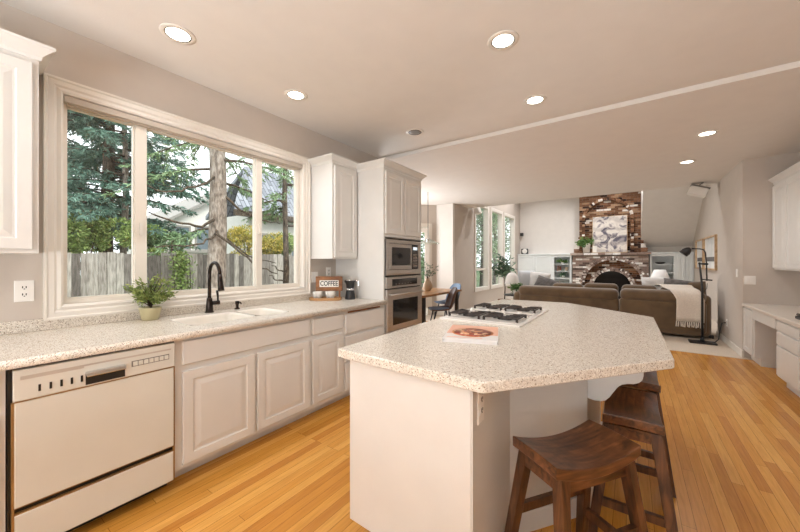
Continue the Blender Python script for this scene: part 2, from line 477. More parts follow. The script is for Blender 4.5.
# pier between nook and family room and family left wall round three tall windows
struct(MB().box(-4.0, -3.5, 7.2, 7.3, 0, LOW).build('wall_nook_pier', 'wall_paint_pale'))
fl = MB(); X = -3.5
WINS = [(8.575, 9.585), (9.845, 10.903), (11.115, 12.30)]
edges = [7.3] + [e for ab in WINS for e in ab] + [13.3]
for i in range(0, 8, 2): fl.box(X - .15, X, edges[i], edges[i + 1], 0, 4.6)
for a, b in WINS: fl.box(X - .15, X, a, b, 0, .55).box(X - .15, X, a, b, 2.96, 4.6)
struct(fl.build('wall_family_left', 'wall_paint'))
for i, (a, b) in enumerate(WINS):
    f = MB().frame('x+', X, a + .05, b - .05, .60, 2.91, [(0, -.1), (0, .02), (.10, .025), (.10, 0), (.04, 0), (.04, -.1)])
    if True:
        f.box(X - .09, X - .04, a + .05, b - .05, 1.08, 1.14)
    wn = struct(f.build('window_%d' % (i + 2), 'trim_paint'))
    MB().box(X - .07, X - .062, a + .05, b - .05, .60, 2.91).build('pane', 'window_glass', wn)
struct(MB().box(-3.65, 1.75, 13.1, 13.25, 0, 4.6).build('wall_far', 'wall_paint_pale'))
struct(MB().prism_axis([(13.1, 1.80), (13.1, 4.6), (8.83, 4.6)], 'x', 0.285, 1.55).build('ceiling_slope', 'wall_paint_pale'))
struct(MB().box(1.53, 1.66, 8.05, 13.1, 0, 4.6).build('wall_family_right', 'wall_paint'))
struct(MB().box(1.28, 1.66, 6.45, 8.05, 0, LOW).build('wall_right_pier', 'wall_paint'))
struct(MB().box(1.66, 2.0, 6.45, 6.6, 0, LOW).build('wall_desk_end', 'wall_paint'))
struct(MB().box(1.9, 2.02, -3.1, 6.45, 0, CEIL).build('wall_right', 'wall_paint'))
wb = MB()
wb.box(-3.06, -1.0, -3.1, -2.98, 0, CEIL).box(0, 2.0, -3.1, -2.98, 0, CEIL).box(-1.0, 0, -3.1, -2.98, 2.05, CEIL)  # unseen opening, sized for how much sky light it lets in
struct(wb.build('wall_back', 'wall_paint'))
struct(MB().box(1.265, 1.28, 6.43, 8.06, 0.004, .10).box(1.28, 1.292, 6.435, 6.45, 0.004, .10).build('baseboard_right', 'trim_paint', bevel=.004))
struct(MB().box(-3.5, -3.485, 7.2, 12.7, 0.004, .10).box(-3.95, -3.5, 7.185, 7.2, 0.004, .1).build('baseboard_left', 'trim_paint', bevel=.004))

# ------------------------------------------------------------------ kitchen window
win = struct(MB().frame('x+', XW, wy0, wy1, wz0, wz1, [(-.012, -.15), (-.012, .012), (.0, .02), (.018, .014), (.03, .022), (.055, .022), (.062, .03), (.074, .03), (.074, 0), (0, 0), (0, -.15)]).build('window_1', 'trim_paint'))
GX = XW - .07
fr = MB()
ya, yb, za, zb = wy0 + .012, wy1 - .012, wz0 + .012, wz1 - .012
fr.frame('x+', GX, ya + .022, yb - .035, za + .03, zb - .045, [(0, -.03), (0, .03), (.035, .03), (.035, -.03)])
fr.box(GX - .03, GX + .033, .835 - .0, .905, za + .001, zb - .001)
fr.box(GX - .03, GX + .033, 1.775, 1.835, za + .001, zb - .001)
# sash frames of the three lights
for (a, b, off) in ((ya + .022, .835, .0), (.905, 1.775, .0), (1.835, yb - .035, .0)):
    fr.frame('x+', GX, a + .007, b - .007, za + .04, zb - .06, [(0, -.02), (0, .012 + off), (.012, .012 + off), (.012, -.02)])
fr.build('window_frame', 'window_vinyl', win)
MB().box(GX - .004, GX + .004, ya + .03, yb - .03, za + .03, zb - .06).build('pane', 'window_glass', win)
MB().box(GX + .03, GX + .055, 1.80, 1.822, 1.60, 1.69).build('window_latch', 'trim_paint', win)
MB().box(GX + .03, GX + .05, .86, .876, 1.52, 1.61).build('window_latch', 'trim_paint', win)
bl = thing('roller_blind', 'taupe roller blind rolled up under the top of the kitchen window frame', 'blind', (GX + .06, 1.35, zb - .06))
MB().box(GX + .034, GX + .075, ya + .004, yb - .004, zb - .045, zb - .003).build('headrail', 'taupe_blind', bl, bevel=.004)
MB().box(GX + .036, GX + .055, ya + .02, yb - .02, zb - .056, zb - .045).build('bottom_bar', 'taupe_blind', bl)

# ------------------------------------------------------------------ left run of base cabinets
FX = -2.17; CT = .914; CB = .874
def base_cab(label, y0, y1, fronts, lip=True):
    t = thing('base_cabinet', label, 'cabinet', (-2.55, (y0 + y1) / 2, 0), None)
    m = MB().box(XW + .02, FX - .02, y0, y0 + .018, .1, CB).box(XW + .02, FX - .02, y1 - .018, y1, .1, CB).box(XW + .02, FX - .02, y0 + .018, y1 - .018, .1, .13).box(XW + .02, XW + .04, y0 + .018, y1 - .018, .13, CB)
    m.box(FX - .02, FX, y0, y1, .1, CB)
    m.build('carcass', 'cabinet_paint', t)
    MB().box(XW + .05, -2.285, y0, y1, 0, .1).build('toe_kick', 'cabinet_paint', t)
    for nm, a, b, c, d, prof in fronts:
        MB().panel('x+', FX, a, b, c, d, prof).build(nm, 'cabinet_paint', t, bevel=.0015)
    return t
base_cab('white base cabinet at the near end of the run, left of the dishwasher', -.55, .172, [('drawer_front', -.53, .150, .72, .855, SLAB), ('door', -.53, .150, .125, .678, DOOR)])
base_cab('white sink base cabinet with long false drawer front over two panelled doors', .80, 1.79, [('false_front', .839, 1.772, .715, .858, SLAB), ('door', .839, 1.293, .125, .678, DOOR), ('door', 1.312, 1.772, .13, .678, DOOR)])
base_cab('narrow white base cabinet with one drawer over one door, right of the sink cabinet', 1.79, 2.165, [('drawer_front', 1.803, 2.149, .715, .850, SLAB), ('door', 1.803, 2.149, .14, .676, DOOR)])
b4 = base_cab('white base cabinet with pull-out cutting board slot beside the oven tower', 2.165, 2.775, [('drawer_front', 2.185, 2.745, .655, .838, SLAB), ('drawer_front', 2.185, 2.745, .40, .63, SLAB), ('drawer_front', 2.185, 2.745, .13, .38, SLAB)])
MB().box(FX - .1, FX + .012, 2.23, 2.70, .846, .860).build('cutting_board', 'sign_wood', b4)

# countertop with a hole for the sink
SX0, SX1, SY0, SY1 = -2.70, -2.315, .95, 1.70
ctop = thing('kitchen_countertop', 'long speckled cream countertop with backsplash under the kitchen window', 'countertop', (-2.55, 1.1, CB))
def slab_edge(m, x0, x1, y0, y1):
    m.box(x0, x1, y0, y1, CB, CT)
m = MB()
m.box(XW + .002, SX0, -.6, 2.774, CB, CT).box(SX1, -2.125, -.6, 2.774, CB, CT).box(SX0, SX1, -.6, SY0, CB, CT).box(SX0, SX1, SY1, 2.774, CB, CT)
# rounded nose
nose = [(-2.13 + .015 * math.sin(R(a)) * 1.0, (CT + CB) / 2 + .02 * math.cos(R(a))) for a in range(0, 181, 20)]
m.rings([[(x, y, z) for x, z in nose] for y in (-.6, 2.774)], cap=True, smooth=True)
m.build('top', 'speckled_counter', ctop)
MB().box(XW + .001, XW + .02, -.6, 2.774, CT, .985).build('backsplash', 'speckled_counter', ctop, bevel=.003)
sink = thing('kitchen_sink', 'white double-bowl sink set flush in the kitchen countertop', 'sink', (-2.5, 1.32, .70))
def bowl(y0, y1, dz):
    x0, x1 = SX0 + .004, SX1 - .004
    def ring(i, z, x0=x0, x1=x1):
        pts = []
        r = .05
        for cx, cy, a0 in ((x1 - i - r, y1 - i - r, 0), (x0 + i + r, y1 - i - r, 90), (x0 + i + r, y0 + i + r, 180), (x1 - i - r, y0 + i + r, 270)):
            for k in range(5):
                a = R(a0 + 22.5 * k); pts.append((cx + r * math.cos(a), cy + r * math.sin(a), z))
        return pts
    m = MB()
    m.rings([ring(-.004, CT - .0005), ring(.006, CT - .002), ring(.012, CT - .02), ring(.022, CT - dz + .03), ring(.05, CT - dz), ring(.09, CT - dz - .002)], cap=False, smooth=True)
    o = len(m.v); last = ring(.09, CT - dz - .002)
    m.add(last, [tuple(range(len(last)))])
    return m
bowl(SY0 + .004, 1.41, .17).build('bowl', 'porcelain', sink)
bowl(1.43, SY1 - .004, .14).build('bowl', 'porcelain', sink)
mm = MB().box(SX0 + .004, SX1 - .004, 1.405, 1.435, CT - .03, CT - .012)
mm.build('divider', 'porcelain', sink, bevel=.006)
for y, dz in ((1.18, .17), (1.56, .14)):
    MB().lathe([(.001, 0), (.035, 0), (.04, .004), (.001, .004)], (-2.5, y, CT - dz - .001)).build('drain', 'chrome', sink)

# faucet and dispenser
fc = thing('kitchen_faucet', 'dark bronze gooseneck pull-down faucet behind the sink', 'faucet', (-2.80, 1.285, CT))
fx, fy = -2.80, 1.285
MB().lathe([(.001, 0), (.034, 0), (.034, .006), (.028, .012), (.026, .05), (.022, .09), (.0195, .12), (.001, .12)], (fx, fy, CT)).build('base', 'bronze', fc)
pts = [(fx, fy, CT + .10), (fx, fy, CT + .30)]
for a in range(0, 181, 15):
    pts.append((fx + .085 - .085 * math.cos(R(a)), fy, CT + .31 + .095 * math.sin(R(a))))
MB().tube(pts, .0135, 12).build('spout', 'bronze', fc)
hx = fx + .17
MB().tube([(hx, fy, CT + .315), (hx + .004, fy, CT + .27), (hx + .012, fy, CT + .225), (hx + .02, fy, CT + .185)], [.016, .019, .021, .024], 14).build('spray_head', 'bronze', fc)
hd = MB().tube([(fx, fy + .02, CT + .075), (fx + .01, fy + .075, CT + .075)], [.016, .018], 12).build('handle_hub', 'bronze', fc)
MB().tube([(fx + .01, fy + .062, CT + .08), (fx + .012, fy + .06, CT + .13), (fx + .02, fy + .05, CT + .175)], [.007, .008, .010], 8).build('lever', 'bronze', hd)
sd = thing('soap_dispenser', 'small dark bronze soap dispenser on the counter right of the faucet', 'soap dispenser', (-2.80, 1.515, CT))
MB().lathe([(.001, 0), (.022, 0), (.022, .008), (.012, .014), (.012, .04), (.017, .045), (.017, .07), (.001, .072)], (-2.80, 1.515, CT), 16).build('pump', 'bronze', sd)
MB().tube([(-2.80, 1.515, CT + .06), (-2.75, 1.515, CT + .062), (-2.735, 1.515, CT + .05)], .006, 8).build('nozzle', 'bronze', sd)

# ------------------------------------------------------------------ dishwasher
dw = thing('dishwasher', 'off-white built-in dishwasher with control panel and black handle recess', 'dishwasher', (-2.45, .49, 0))
D0, D1 = .190, .792; DX = -2.165
MB().box(XW + .1, DX, .176, .797, .10, .872).build('tub', 'black_plastic', dw)
cp = MB().panel('x+', DX, D0, D1, .728, .862, [(0, 0), (0, .026), (.004, .03)]).build('control_panel', 'appliance_white', dw)
MB().box(DX + .0295, DX + .0312, D0 + .02, .41, .818, .834).box(DX + .0295, DX + .0312, .41, D1 - .02, .826, .834).build('badge_strip', 'taupe_blind', cp)
MB().panel('x+', DX, D0 + .004, D1 - .004, .272, .722, [(0, 0), (0, .022), (.003, .025)]).build('door_panel', 'appliance_white', dw)
MB().panel('x+', DX, D0 + .004, D1 - .004, .072, .238, [(0, 0), (0, .018), (.003, .021)]).build('lower_panel', 'appliance_white', dw)
m = MB()
m.box(DX, DX + .020, D0 - .004, D0 + .004, .072, .722).box(DX, DX + .020, D1 - .004, D1 + .003, .072, .722).box(DX, DX + .026, D0, D1, .7225, .7275).box(DX, DX + .018, D0, D1, .266, .271).box(DX, DX + .018, D0, D1, .2385, .243)
m.build('edge_trim', 'appliance_trim', dw)
MB().box(-2.30, -2.25, D0, D1, 0.0, .10).build('toe_plate', 'black_plastic', dw)
ya_, yb_ = .415, .565
h = MB().box(DX + .026, DX + .0315, ya_, yb_, .735, .795).build('handle_recess', 'black_plastic', cp)
MB().rings([[(DX + .03, y, .80), (DX + .05, y, .795), (DX + .052, y, .775), (DX + .03, y, .79)] for y in (ya_, yb_)]).build('latch_lip', 'chrome', cp, bevel=.003)
for k in range(5):
    MB().box(DX + .029, DX + .0325, .262 + k * .034, .270 + k * .034, .755, .785).build('indicator_slot', 'black_plastic', cp)
m = MB().box(DX + .029, DX + .031, .592, .762, .775, .805)
pn = m.build('button_bay', 'grey_plastic', cp)
for k in range(7):
    MB().box(DX + .030, DX + .036, .597 + k * .0235, .617 + k * .0235, .779, .801).build('button', 'appliance_white', cp, bevel=.001)

# ------------------------------------------------------------------ upper cabinets, oven tower
def crown(x0, x1, y0, y1, z, o=.06, sides=(1, 0, 0, 0)):
    """sides: +x, -x, +y, -y flags for the outset"""
    m = MB(); rs = []
    for zz, k in ((0, .12), (.012, .2), (.02, .2), (.03, .35), (.055, .85), (.06, 1), (.075, 1)):
        q = o * k
        a0, a1 = x0 - q * sides[1], x1 + q * sides[0]; b0, b1 = y0 - q * sides[3], y1 + q * sides[2]
        rs.append([(a0, b0, z + zz), (a1, b0, z + zz), (a1, b1, z + zz), (a0, b1, z + zz)])
    return m.rings(rs)
def upper(label, x0, x1, y0, y1, z0, z1, face, doors, sides, name='wall_cabinet', handles=False):
    t = thing(name, label, 'cabinet', ((x0 + x1) / 2, (y0 + y1) / 2, z0))
    m = MB().box(x0, x1, y0, y1, z0, z1)
    m.build('carcass', 'cabinet_paint', t, bevel=.002)
    crown(x0, x1, y0, y1, z1 - .005, .055, sides).build('crown_moulding', 'cabinet_paint', t)
    for a, b, c, d in doors:
        MB().panel(face, x1 if face == 'x+' else x0, a, b, c, d, DOOR).build('door', 'cabinet_paint', t, bevel=.0015)
    return t
upper('white upper cabinet on the left edge, left of the kitchen window', XW + .001, -2.575, -.5, .318, 1.37, 2.40, 'x+', [(-.48, -.10, 1.39, 2.37), (-.085, .295, 1.39, 2.37)], (1, 0, 1, 0))
upper('tall narrow white upper cabinet between the kitchen window and the oven tower', XW + .001, -2.55, 2.392, 2.772, 1.36, 2.375, 'x+', [(2.415, 2.752, 1.375, 2.345)], (1, 0, 0, 1))
ov = thing('oven_tower_cabinet', 'tall white cabinet tower housing the microwave and wall oven', 'cabinet', (-2.53, 3.15, 0))
T0, T1 = 2.777, 3.548
m = MB().box(XW + .001, FX, T0, T0 + .02, .0, 2.355).box(XW + .001, FX, T1 - .02, T1, .0, 2.355).box(XW + .001, FX, T0 + .02, T1 - .02, 1.60, 2.355).box(XW + .001, FX, T0 + .02, T1 - .02, 0.0, .545).box(XW + .001, XW + .02, T0 + .02, T1 - .02, .545, 1.60)
m.build('carcass', 'cabinet_paint', ov, bevel=.002)
crown(XW + .001, FX, T0, T1, 2.35, .055, (1, 0, 1, 1)).build('crown_moulding', 'cabinet_paint', ov)
for a, b in ((2.80, 3.153), (3.170, 3.525)):
    MB().panel('x+', FX, a, b, 1.635, 2.315, DOOR).build('door', 'cabinet_paint', ov, bevel=.0015)
MB().panel('x+', FX, 2.80, 3.525, .12, .50, DOOR).build('drawer', 'cabinet_paint', ov, bevel=.0015)
# microwave in its trim kit
O0, O1 = 2.802, 3.524
mw = thing('built_in_microwave', 'stainless built-in microwave with trim frame above the wall oven', 'microwave', (-2.4, 3.16, 1.18))
MB().box(-2.6, FX - .002, O0 + .02, O1 - .02, 1.185, 1.575).build('body', 'black_plastic', mw)
MB().frame('x+', FX, O0 + .065, O1 - .06, 1.235, 1.535, [(0, -.02), (0, .012), (.04, .016), (.058, .012), (.058, 0), (.0, -.02)]).build('trim_frame', 'stainless', mw)
MB().box(FX, FX + .018, O0 + .01, O1 - .01, 1.575, 1.590).build('vent', 'black_plastic', mw)
MB().box(FX, FX + .016, O0 + .01, O1 - .01, 1.165, 1.178).build('lower_vent', 'black_plastic', mw)
md = MB().panel('x+', FX - .012, O0 + .07, 3.315, 1.24, 1.53, [(0, 0), (0, .022), (.003, .025)]).build('door', 'stainless', mw)
MB().panel('x+', FX + .011, O0 + .11, 3.285, 1.285, 1.49, [(0, 0), (0, .004), (.004, .005)]).build('door_window', 'oven_glass', md)
ctl = MB().panel('x+', FX - .012, 3.32, O1 - .065, 1.24, 1.53, [(0, 0), (0, .022), (.003, .025)]).build('control_panel', 'oven_glass', mw)
for r in range(5):
    MB().box(FX + .012, FX + .0155, 3.345, 3.435, 1.262 + r * .034, 1.285 + r * .034).build('keypad', 'grey_plastic', ctl)
MB().box(FX + .012, FX + .0155, 3.345, 3.435, 1.47, 1.505).build('display', 'clock_digits', ctl)
wo = thing('wall_oven', 'stainless wall oven with bar handle and dark glass door', 'oven', (-2.4, 3.16, .55))
MB().box(-2.75, FX - .002, O0 + .02, O1 - .02, .555, 1.155).build('body', 'black_plastic', wo)
pc = MB().panel('x+', FX - .002, O0, O1, 1.035, 1.158, [(0, 0), (0, .022), (.004, .026)]).build('control_panel', 'stainless', wo)
MB().panel('x+', FX + .024, O0 + .10, O1 - .11, 1.06, 1.135, [(0, 0), (0, .003), (.003, .004)]).build('display', 'oven_glass', pc)
for k in range(6):
    MB().box(FX + .026, FX + .0285, 2.96 + k * .06, 2.985 + k * .06, 1.075, 1.082).build('marking', 'grey_plastic', pc)
MB().box(FX, FX + .006, O0, O1, 1.022, 1.034).build('gap', 'black_plastic', wo)
od = MB().panel('x+', FX - .002, O0, O1, .56, 1.02, [(0, 0), (0, .026), (.005, .032)]).build('door', 'stainless', wo)
MB().panel('x+', FX + .029, O0 + .105, O1 - .105, .625, .905, [(0, 0), (0, .003), (.004, .004)]).build('door_window', 'oven_glass', od)
MB().tube([(FX + .03, O0 + .05, .965), (FX + .07, O0 + .05, .965), (FX + .07, O1 - .05, .965), (FX + .03, O1 - .05, .965)], .012, 10).build('handle', 'stainless', od)

# ------------------------------------------------------------------ wall plates on the left wall
def plate(face, pos, a, b, wdt, hgt, label, kind='outlet', n=1):
    c = {'x+': (pos, a, b), 'x-': (pos, a, b), 'y-': (a, pos, b)}[face]
    t = thing('wall_' + kind, label, kind, (c[0], c[1], c[2] - hgt / 2))
    MB().panel(face, pos, a - wdt / 2, a + wdt / 2, b - hgt / 2, b + hgt / 2, [(0, 0), (0, .004), (.003, .006)]).build('cover_plate', 'plate_white', t)
    sg = -1 if face in ('x-', 'y-') else 1
    def bx(a0, a1, b0, b1, h, nm, mt):
        m = MB(); m.panel(face, pos + sg * .0055, a0, a1, b0, b1, [(0, 0), (0, h)]).build(nm, mt, t)
    for i in range(n):
        ca = a + (i - (n - 1) / 2) * .046
        if kind == 'outlet':
            for s in (-1, 1):
                bx(ca - .017, ca + .017, b + s * .021 - .014, b + s * .021 + .014, .002, 'socket', 'plate_white')
                for q in (-.007, .007): bx(ca + q - .0022, ca + q + .0022, b + s * .021 - .004, b + s * .021 + .008, .003, 'slot', 'black_plastic')
                bx(ca - .003, ca + .003, b + s * .021 - .011, b + s * .021 - .006, .003, 'slot', 'black_plastic')
        else:
            bx(ca - .017, ca + .017, b - .034, b + .034, .004, 'rocker', 'plate_white')
    return t
plate('x+', XW, .300, 1.155, .078, .124, 'white duplex outlet on the wall left of the kitchen window')
plate('x+', XW, 2.452, 1.155, .095, .118, 'white rocker switch plate between the window and the coffee sign', 'switch', 2)
plate('x+', XW, 2.66, 1.205, .072, .115, 'white outlet plate half hidden above the coffee sign')

# ------------------------------------------------------------------ things on the kitchen counter
bp = thing('bonsai_plant', 'small bushy plant in a cream pot on the counter under the window', 'plant', (-2.80, .884, CT))
px, py = -2.80, .884
MB().lathe([(.001, 0), (.048, 0), (.053, .01), (.064, .072), (.067, .077), (.067, .09), (.060, .09), (.056, .07), (.001, .068)], (px, py, CT), 28).build('pot', 'pot_glaze', bp)
MB().lathe([(.001, .0), (.052, .0), (.03, .006), (.001, .008)], (px, py, CT + .07), 20).build('soil', 'soil', bp)
rnd = random.Random(3)
st = MB(); lf = MB()
st.tube([(px, py, CT + .07), (px + .006, py + .004, CT + .10), (px - .002, py, CT + .14)], [.009, .007, .006], 7)
for k in range(38):
    a = rnd.uniform(0, 6.28); rr = rnd.uniform(.02, .15); zt = CT + rnd.uniform(.17, .31) - rr * .22
    b0 = Vector((px, py, CT + rnd.uniform(.09, .14))); b1 = Vector((px + rr * math.cos(a), py + rr * math.sin(a), zt))
    if b1.x < XW + .03: b1.x = XW + .03 + rnd.uniform(0, .03)
    mid = b0.lerp(b1, .5) + Vector((0, 0, .012))
    st.tube([b0, mid, b1], [.0045, .003, .0015], 5)
    for q in range(34):
        f = rnd.uniform(.35, 1.08); p = b0.lerp(b1, f) + Vector((rnd.gauss(0, .009), rnd.gauss(0, .009), rnd.gauss(.004, .011)))
        lf.leaf(p, (math.cos(a) + rnd.gauss(0, .8), math.sin(a) + rnd.gauss(0, .8), rnd.gauss(.4, .6)), rnd.uniform(.018, .036), rnd.uniform(.008, .014))
st.build('stem', 'twig_bark', bp); lf.build('foliage', 'bonsai_leaves', bp)

ang = R(38)
def place(o, loc, rz): o.location = loc; o.rotation_euler = (0, 0, rz)
tray = thing('wooden_tray', 'oval wooden tray under the two cups beside the oven tower', 'tray')
def oval(a, b, n=32): return [(a * abs(math.cos(2 * math.pi * k / n)) ** .6 * math.copysign(1, math.cos(2 * math.pi * k / n)), b * abs(math.sin(2 * math.pi * k / n)) ** .6 * math.copysign(1, math.sin(2 * math.pi * k / n))) for k in range(n)]
MB().prism(oval(.165, .085), 0, .008).build('base', 'sign_wood', tray)
m = MB(); m.rings([[(x, y, z) for x, y in oval(a, b)] for a, b, z in ((.168, .088, 0), (.172, .092, .028), (.164, .084, .028), (.160, .080, .008), (.168, .088, 0))], cap=False, smooth=True)
m.build('rim', 'oak_wood', tray)
TC = Vector((-2.70, 2.435, CT)); place(tray, TC, ang)
def loc(dx, dy, dz=.008): return TC + Matrix.Rotation(ang, 3, 'Z') @ Vector((dx, dy, dz))
cupA = thing('cup', 'pale glazed cup on the wooden tray, nearer the window', 'cup', group='cups on the wooden tray')
MB().lathe([(.001, 0), (.032, 0), (.036, .006), (.048, .05), (.052, .085), (.047, .085), (.043, .05), (.03, .012), (.001, .011)], (0, 0, 0), 24).build('body', 'pewter', cupA) if False else MB().lathe([(.001, 0), (.032, 0), (.036, .006), (.048, .05), (.052, .085), (.047, .085), (.043, .05), (.03, .012), (.001, .011)], (0, 0, 0), 24).build('body', 'pot_white', cupA)
MB().tube([(.045, 0, .07), (.068, 0, .072), (.076, 0, .05), (.062, 0, .028), (.040, 0, .025)], .005, 8).build('handle', 'pot_white', cupA)
place(cupA, loc(-.082, -.018), R(-60))
dup(cupA, loc(.055, -.018), R(-75), 'pale glazed cup on the wooden tray, nearer the black coffee pot', 'cups on the wooden tray')
sg = thing('coffee_sign', 'small wooden sign reading COFFEE standing behind the cups', 'sign')
MB().frame('y-', 0, -.105, .105, .125, .205, [(0, -.012), (0, .012), (.04, .012), (.04, -.012)]).build('frame', 'sign_wood', sg, bevel=.003)
MB().box(-.112, .112, -.004, .006, .118, .212).build('backing', 'sign_wood', sg)
for s in (-1, 1):
    MB().box(s * .115 - .009, s * .115 + .009, -.010, .010, 0, .087).build('leg', 'sign_wood', sg)
bd = MB().box(-.104, .104, -.008, -.004, .128, .202).build('face', 'sign_white', sg)
fc_ = bpy.data.curves.new('lettering', 'FONT'); fc_.body = 'COFFEE'; fc_.size = .07; fc_.align_x = 'CENTER'; fc_.align_y = 'CENTER'; fc_.extrude = .002; fc_.offset = .0012
tmp = bpy.data.objects.new('tmp', fc_); COL.objects.link(tmp)
bpy.context.view_layer.update()
me = bpy.data.meshes.new_from_object(tmp.evaluated_get(bpy.context.evaluated_depsgraph_get()))
bpy.data.objects.remove(tmp)
wdt = max(v.co.x for v in me.vertices) - min(v.co.x for v in me.vertices)
me.name = 'lettering'; me.materials.clear(); me.materials.append(MATS['black_plastic'])
me.transform(Matrix.Translation((0, -.0095, .165)) @ Matrix.Rotation(R(90), 4, 'X') @ Matrix.Diagonal((.192 / wdt, 1, 1, 1)))
lt = bpy.data.objects.new('lettering', me); COL.objects.link(lt); lt.parent = sg
place(sg, loc(.03, .058), ang)
mk = thing('moka_pot', 'black and chrome coffee pot on the counter against the oven tower', 'coffee pot')
MB().lathe([(.001, 0), (.056, 0), (.058, .01), (.046, .095), (.044, .10), (.001, .10)], (0, 0, 0), 10).build('boiler', 'black_metal', mk)
MB().lathe([(.044, .10), (.047, .102), (.047, .118), (.044, .12)], (0, 0, 0), 20).build('collar', 'chrome', mk)
MB().lathe([(.001, .12), (.042, .12), (.054, .20), (.055, .205), (.001, .207)], (0, 0, 0), 10).build('jug', 'black_metal', mk)
MB().lathe([(.001, .207), (.057, .207), (.057, .213), (.012, .225), (.012, .235), (.001, .237)], (0, 0, 0), 20).build('lid', 'chrome', mk)
MB().tube([(.05, 0, .20), (.085, 0, .205), (.095, 0, .19), (.088, 0, .14), (.08, 0, .11)], [.007, .008, .008, .007, .006], 8).build('handle', 'chrome', mk)
MB().rings([[(-.05, -.012, .20), (-.05, .012, .20), (-.045, 0, .165)], [(-.07, -.003, .205), (-.07, .003, .205), (-.066, 0, .20)]]).build('spout', 'black_metal', mk)
place(mk, (-2.535, 2.645, CT), R(30))

# ------------------------------------------------------------------ island
isl = thing('kitchen_island', 'white kitchen island base with angled breakfast-bar side and scroll bracket', 'kitchen island', (-.65, 2.3, 0))
P = [(-1.095, 1.14), (-.475, 1.125), (-.475, 1.60), (-.185, 1.986), (-.185, 2.95), (-.56, 3.52), (-1.095, 3.50)]
m = MB().prism(P, .10, CB)
m.build('cabinet_body', 'cabinet_paint', isl, bevel=.002)
MB().prism([(-1.02, 1.205), (-.50, 1.19), (-.50, 1.62), (-.215, 2.0), (-.215, 2.93), (-.58, 3.46), (-1.02, 3.44)], 0, .10).build('plinth', 'cabinet_paint', isl)
m = MB()
def strip(m, p, q, off, h0, h1):
    p, q = Vector((*p, 0)), Vector((*q, 0)); d = (q - p).normalized(); n = Vector((d.y, -d.x, 0))
    vs = [p, q, q + n * off, p + n * off]
    m.rings([[(v.x, v.y, h0) for v in vs], [(v.x, v.y, h1) for v in vs]])
strip(m, P[1], P[2], .012, 0, .10); strip(m, P[2], P[3], .012, 0, .10); strip(m, P[3], P[4], .012, 0, .10)
m.build('base_moulding', 'cabinet_paint', isl, bevel=.003)
MB().box(-.473, -.468, 1.125, 1.135, .1, CB).build('corner_bead', 'cabinet_paint', isl)
for a, b in ((1.2, 1.95), (1.98, 2.7), (2.73, 3.45)):
    MB().panel('x-', -1.095, a, b, .15, .84, DOOR).build('door', 'cabinet_paint', isl)
# scroll bracket
prof = [(0, CB), (.24, CB), (.24, .765), (.235, .742), (.222, .727), (.20, .716), (.175, .712), (.150, .702), (.132, .684), (.115, .655), (.098, .626), (.08, .606), (.06, .597), (.03, .594), (.0, .60)]
for yy in (2.0, 2.86):
    MB().rings([[(-.185 + x, y, z) for x, z in prof] for y in (yy, yy + .03)]).build('bracket', 'cabinet_paint', isl, bevel=.003)
# countertop
Q = [(-1.14, 1.10), (-.41, 1.075), (.155, 1.80), (.145, 3.08), (-.52, 3.68), (-1.17, 3.62)]
it = MB()
cx = sum(p[0] for p in Q) / 6; cy = sum(p[1] for p in Q) / 6
def inset(poly, d):
    out = []
    n = len(poly)
    for i in range(n):
        p0, p1, p2 = Vector(poly[i - 1]), Vector(poly[i]), Vector(poly[(i + 1) % n])
        e1 = (p1 - p0).normalized(); e2 = (p2 - p1).normalized()
        n1 = Vector((-e1.y, e1.x)); n2 = Vector((-e2.y, e2.x))
        bis = (n1 + n2).normalized(); k = d / max(.2, bis.dot(n1))
        out.append((p1.x + bis.x * k, p1.y + bis.y * k))
    return out
def rounded(poly, r, n=5):
    out = []
    N = len(poly)
    for i in range(N):
        p0, p1, p2 = Vector(poly[i - 1]), Vector(poly[i]), Vector(poly[(i + 1) % N])
        a = p1 + (p0 - p1).normalized() * r; b = p1 + (p2 - p1).normalized() * r
        for k in range(n + 1):
            f = k / n; q = a.lerp(p1, f).lerp(p1.lerp(b, f), f); out.append((q.x, q.y))
    return out
rs = []
for z, d in ((CB, .003), (CB + .003, 0), (CT - .006, 0), (CT - .0018, .0018), (CT, .006)):
    rs.append([(x, y, z) for x, y in rounded(inset(Q, d), .016)])
tag(it.rings(rs, True, False).build('island_countertop', 'speckled_counter'), 'speckled cream island countertop with clipped corners, under the gas cooktop', 'countertop')
ol = plate('x+', -.475, 1.215, .775, .06, .14, 'white outlet on the shaded side of the island under the counter')

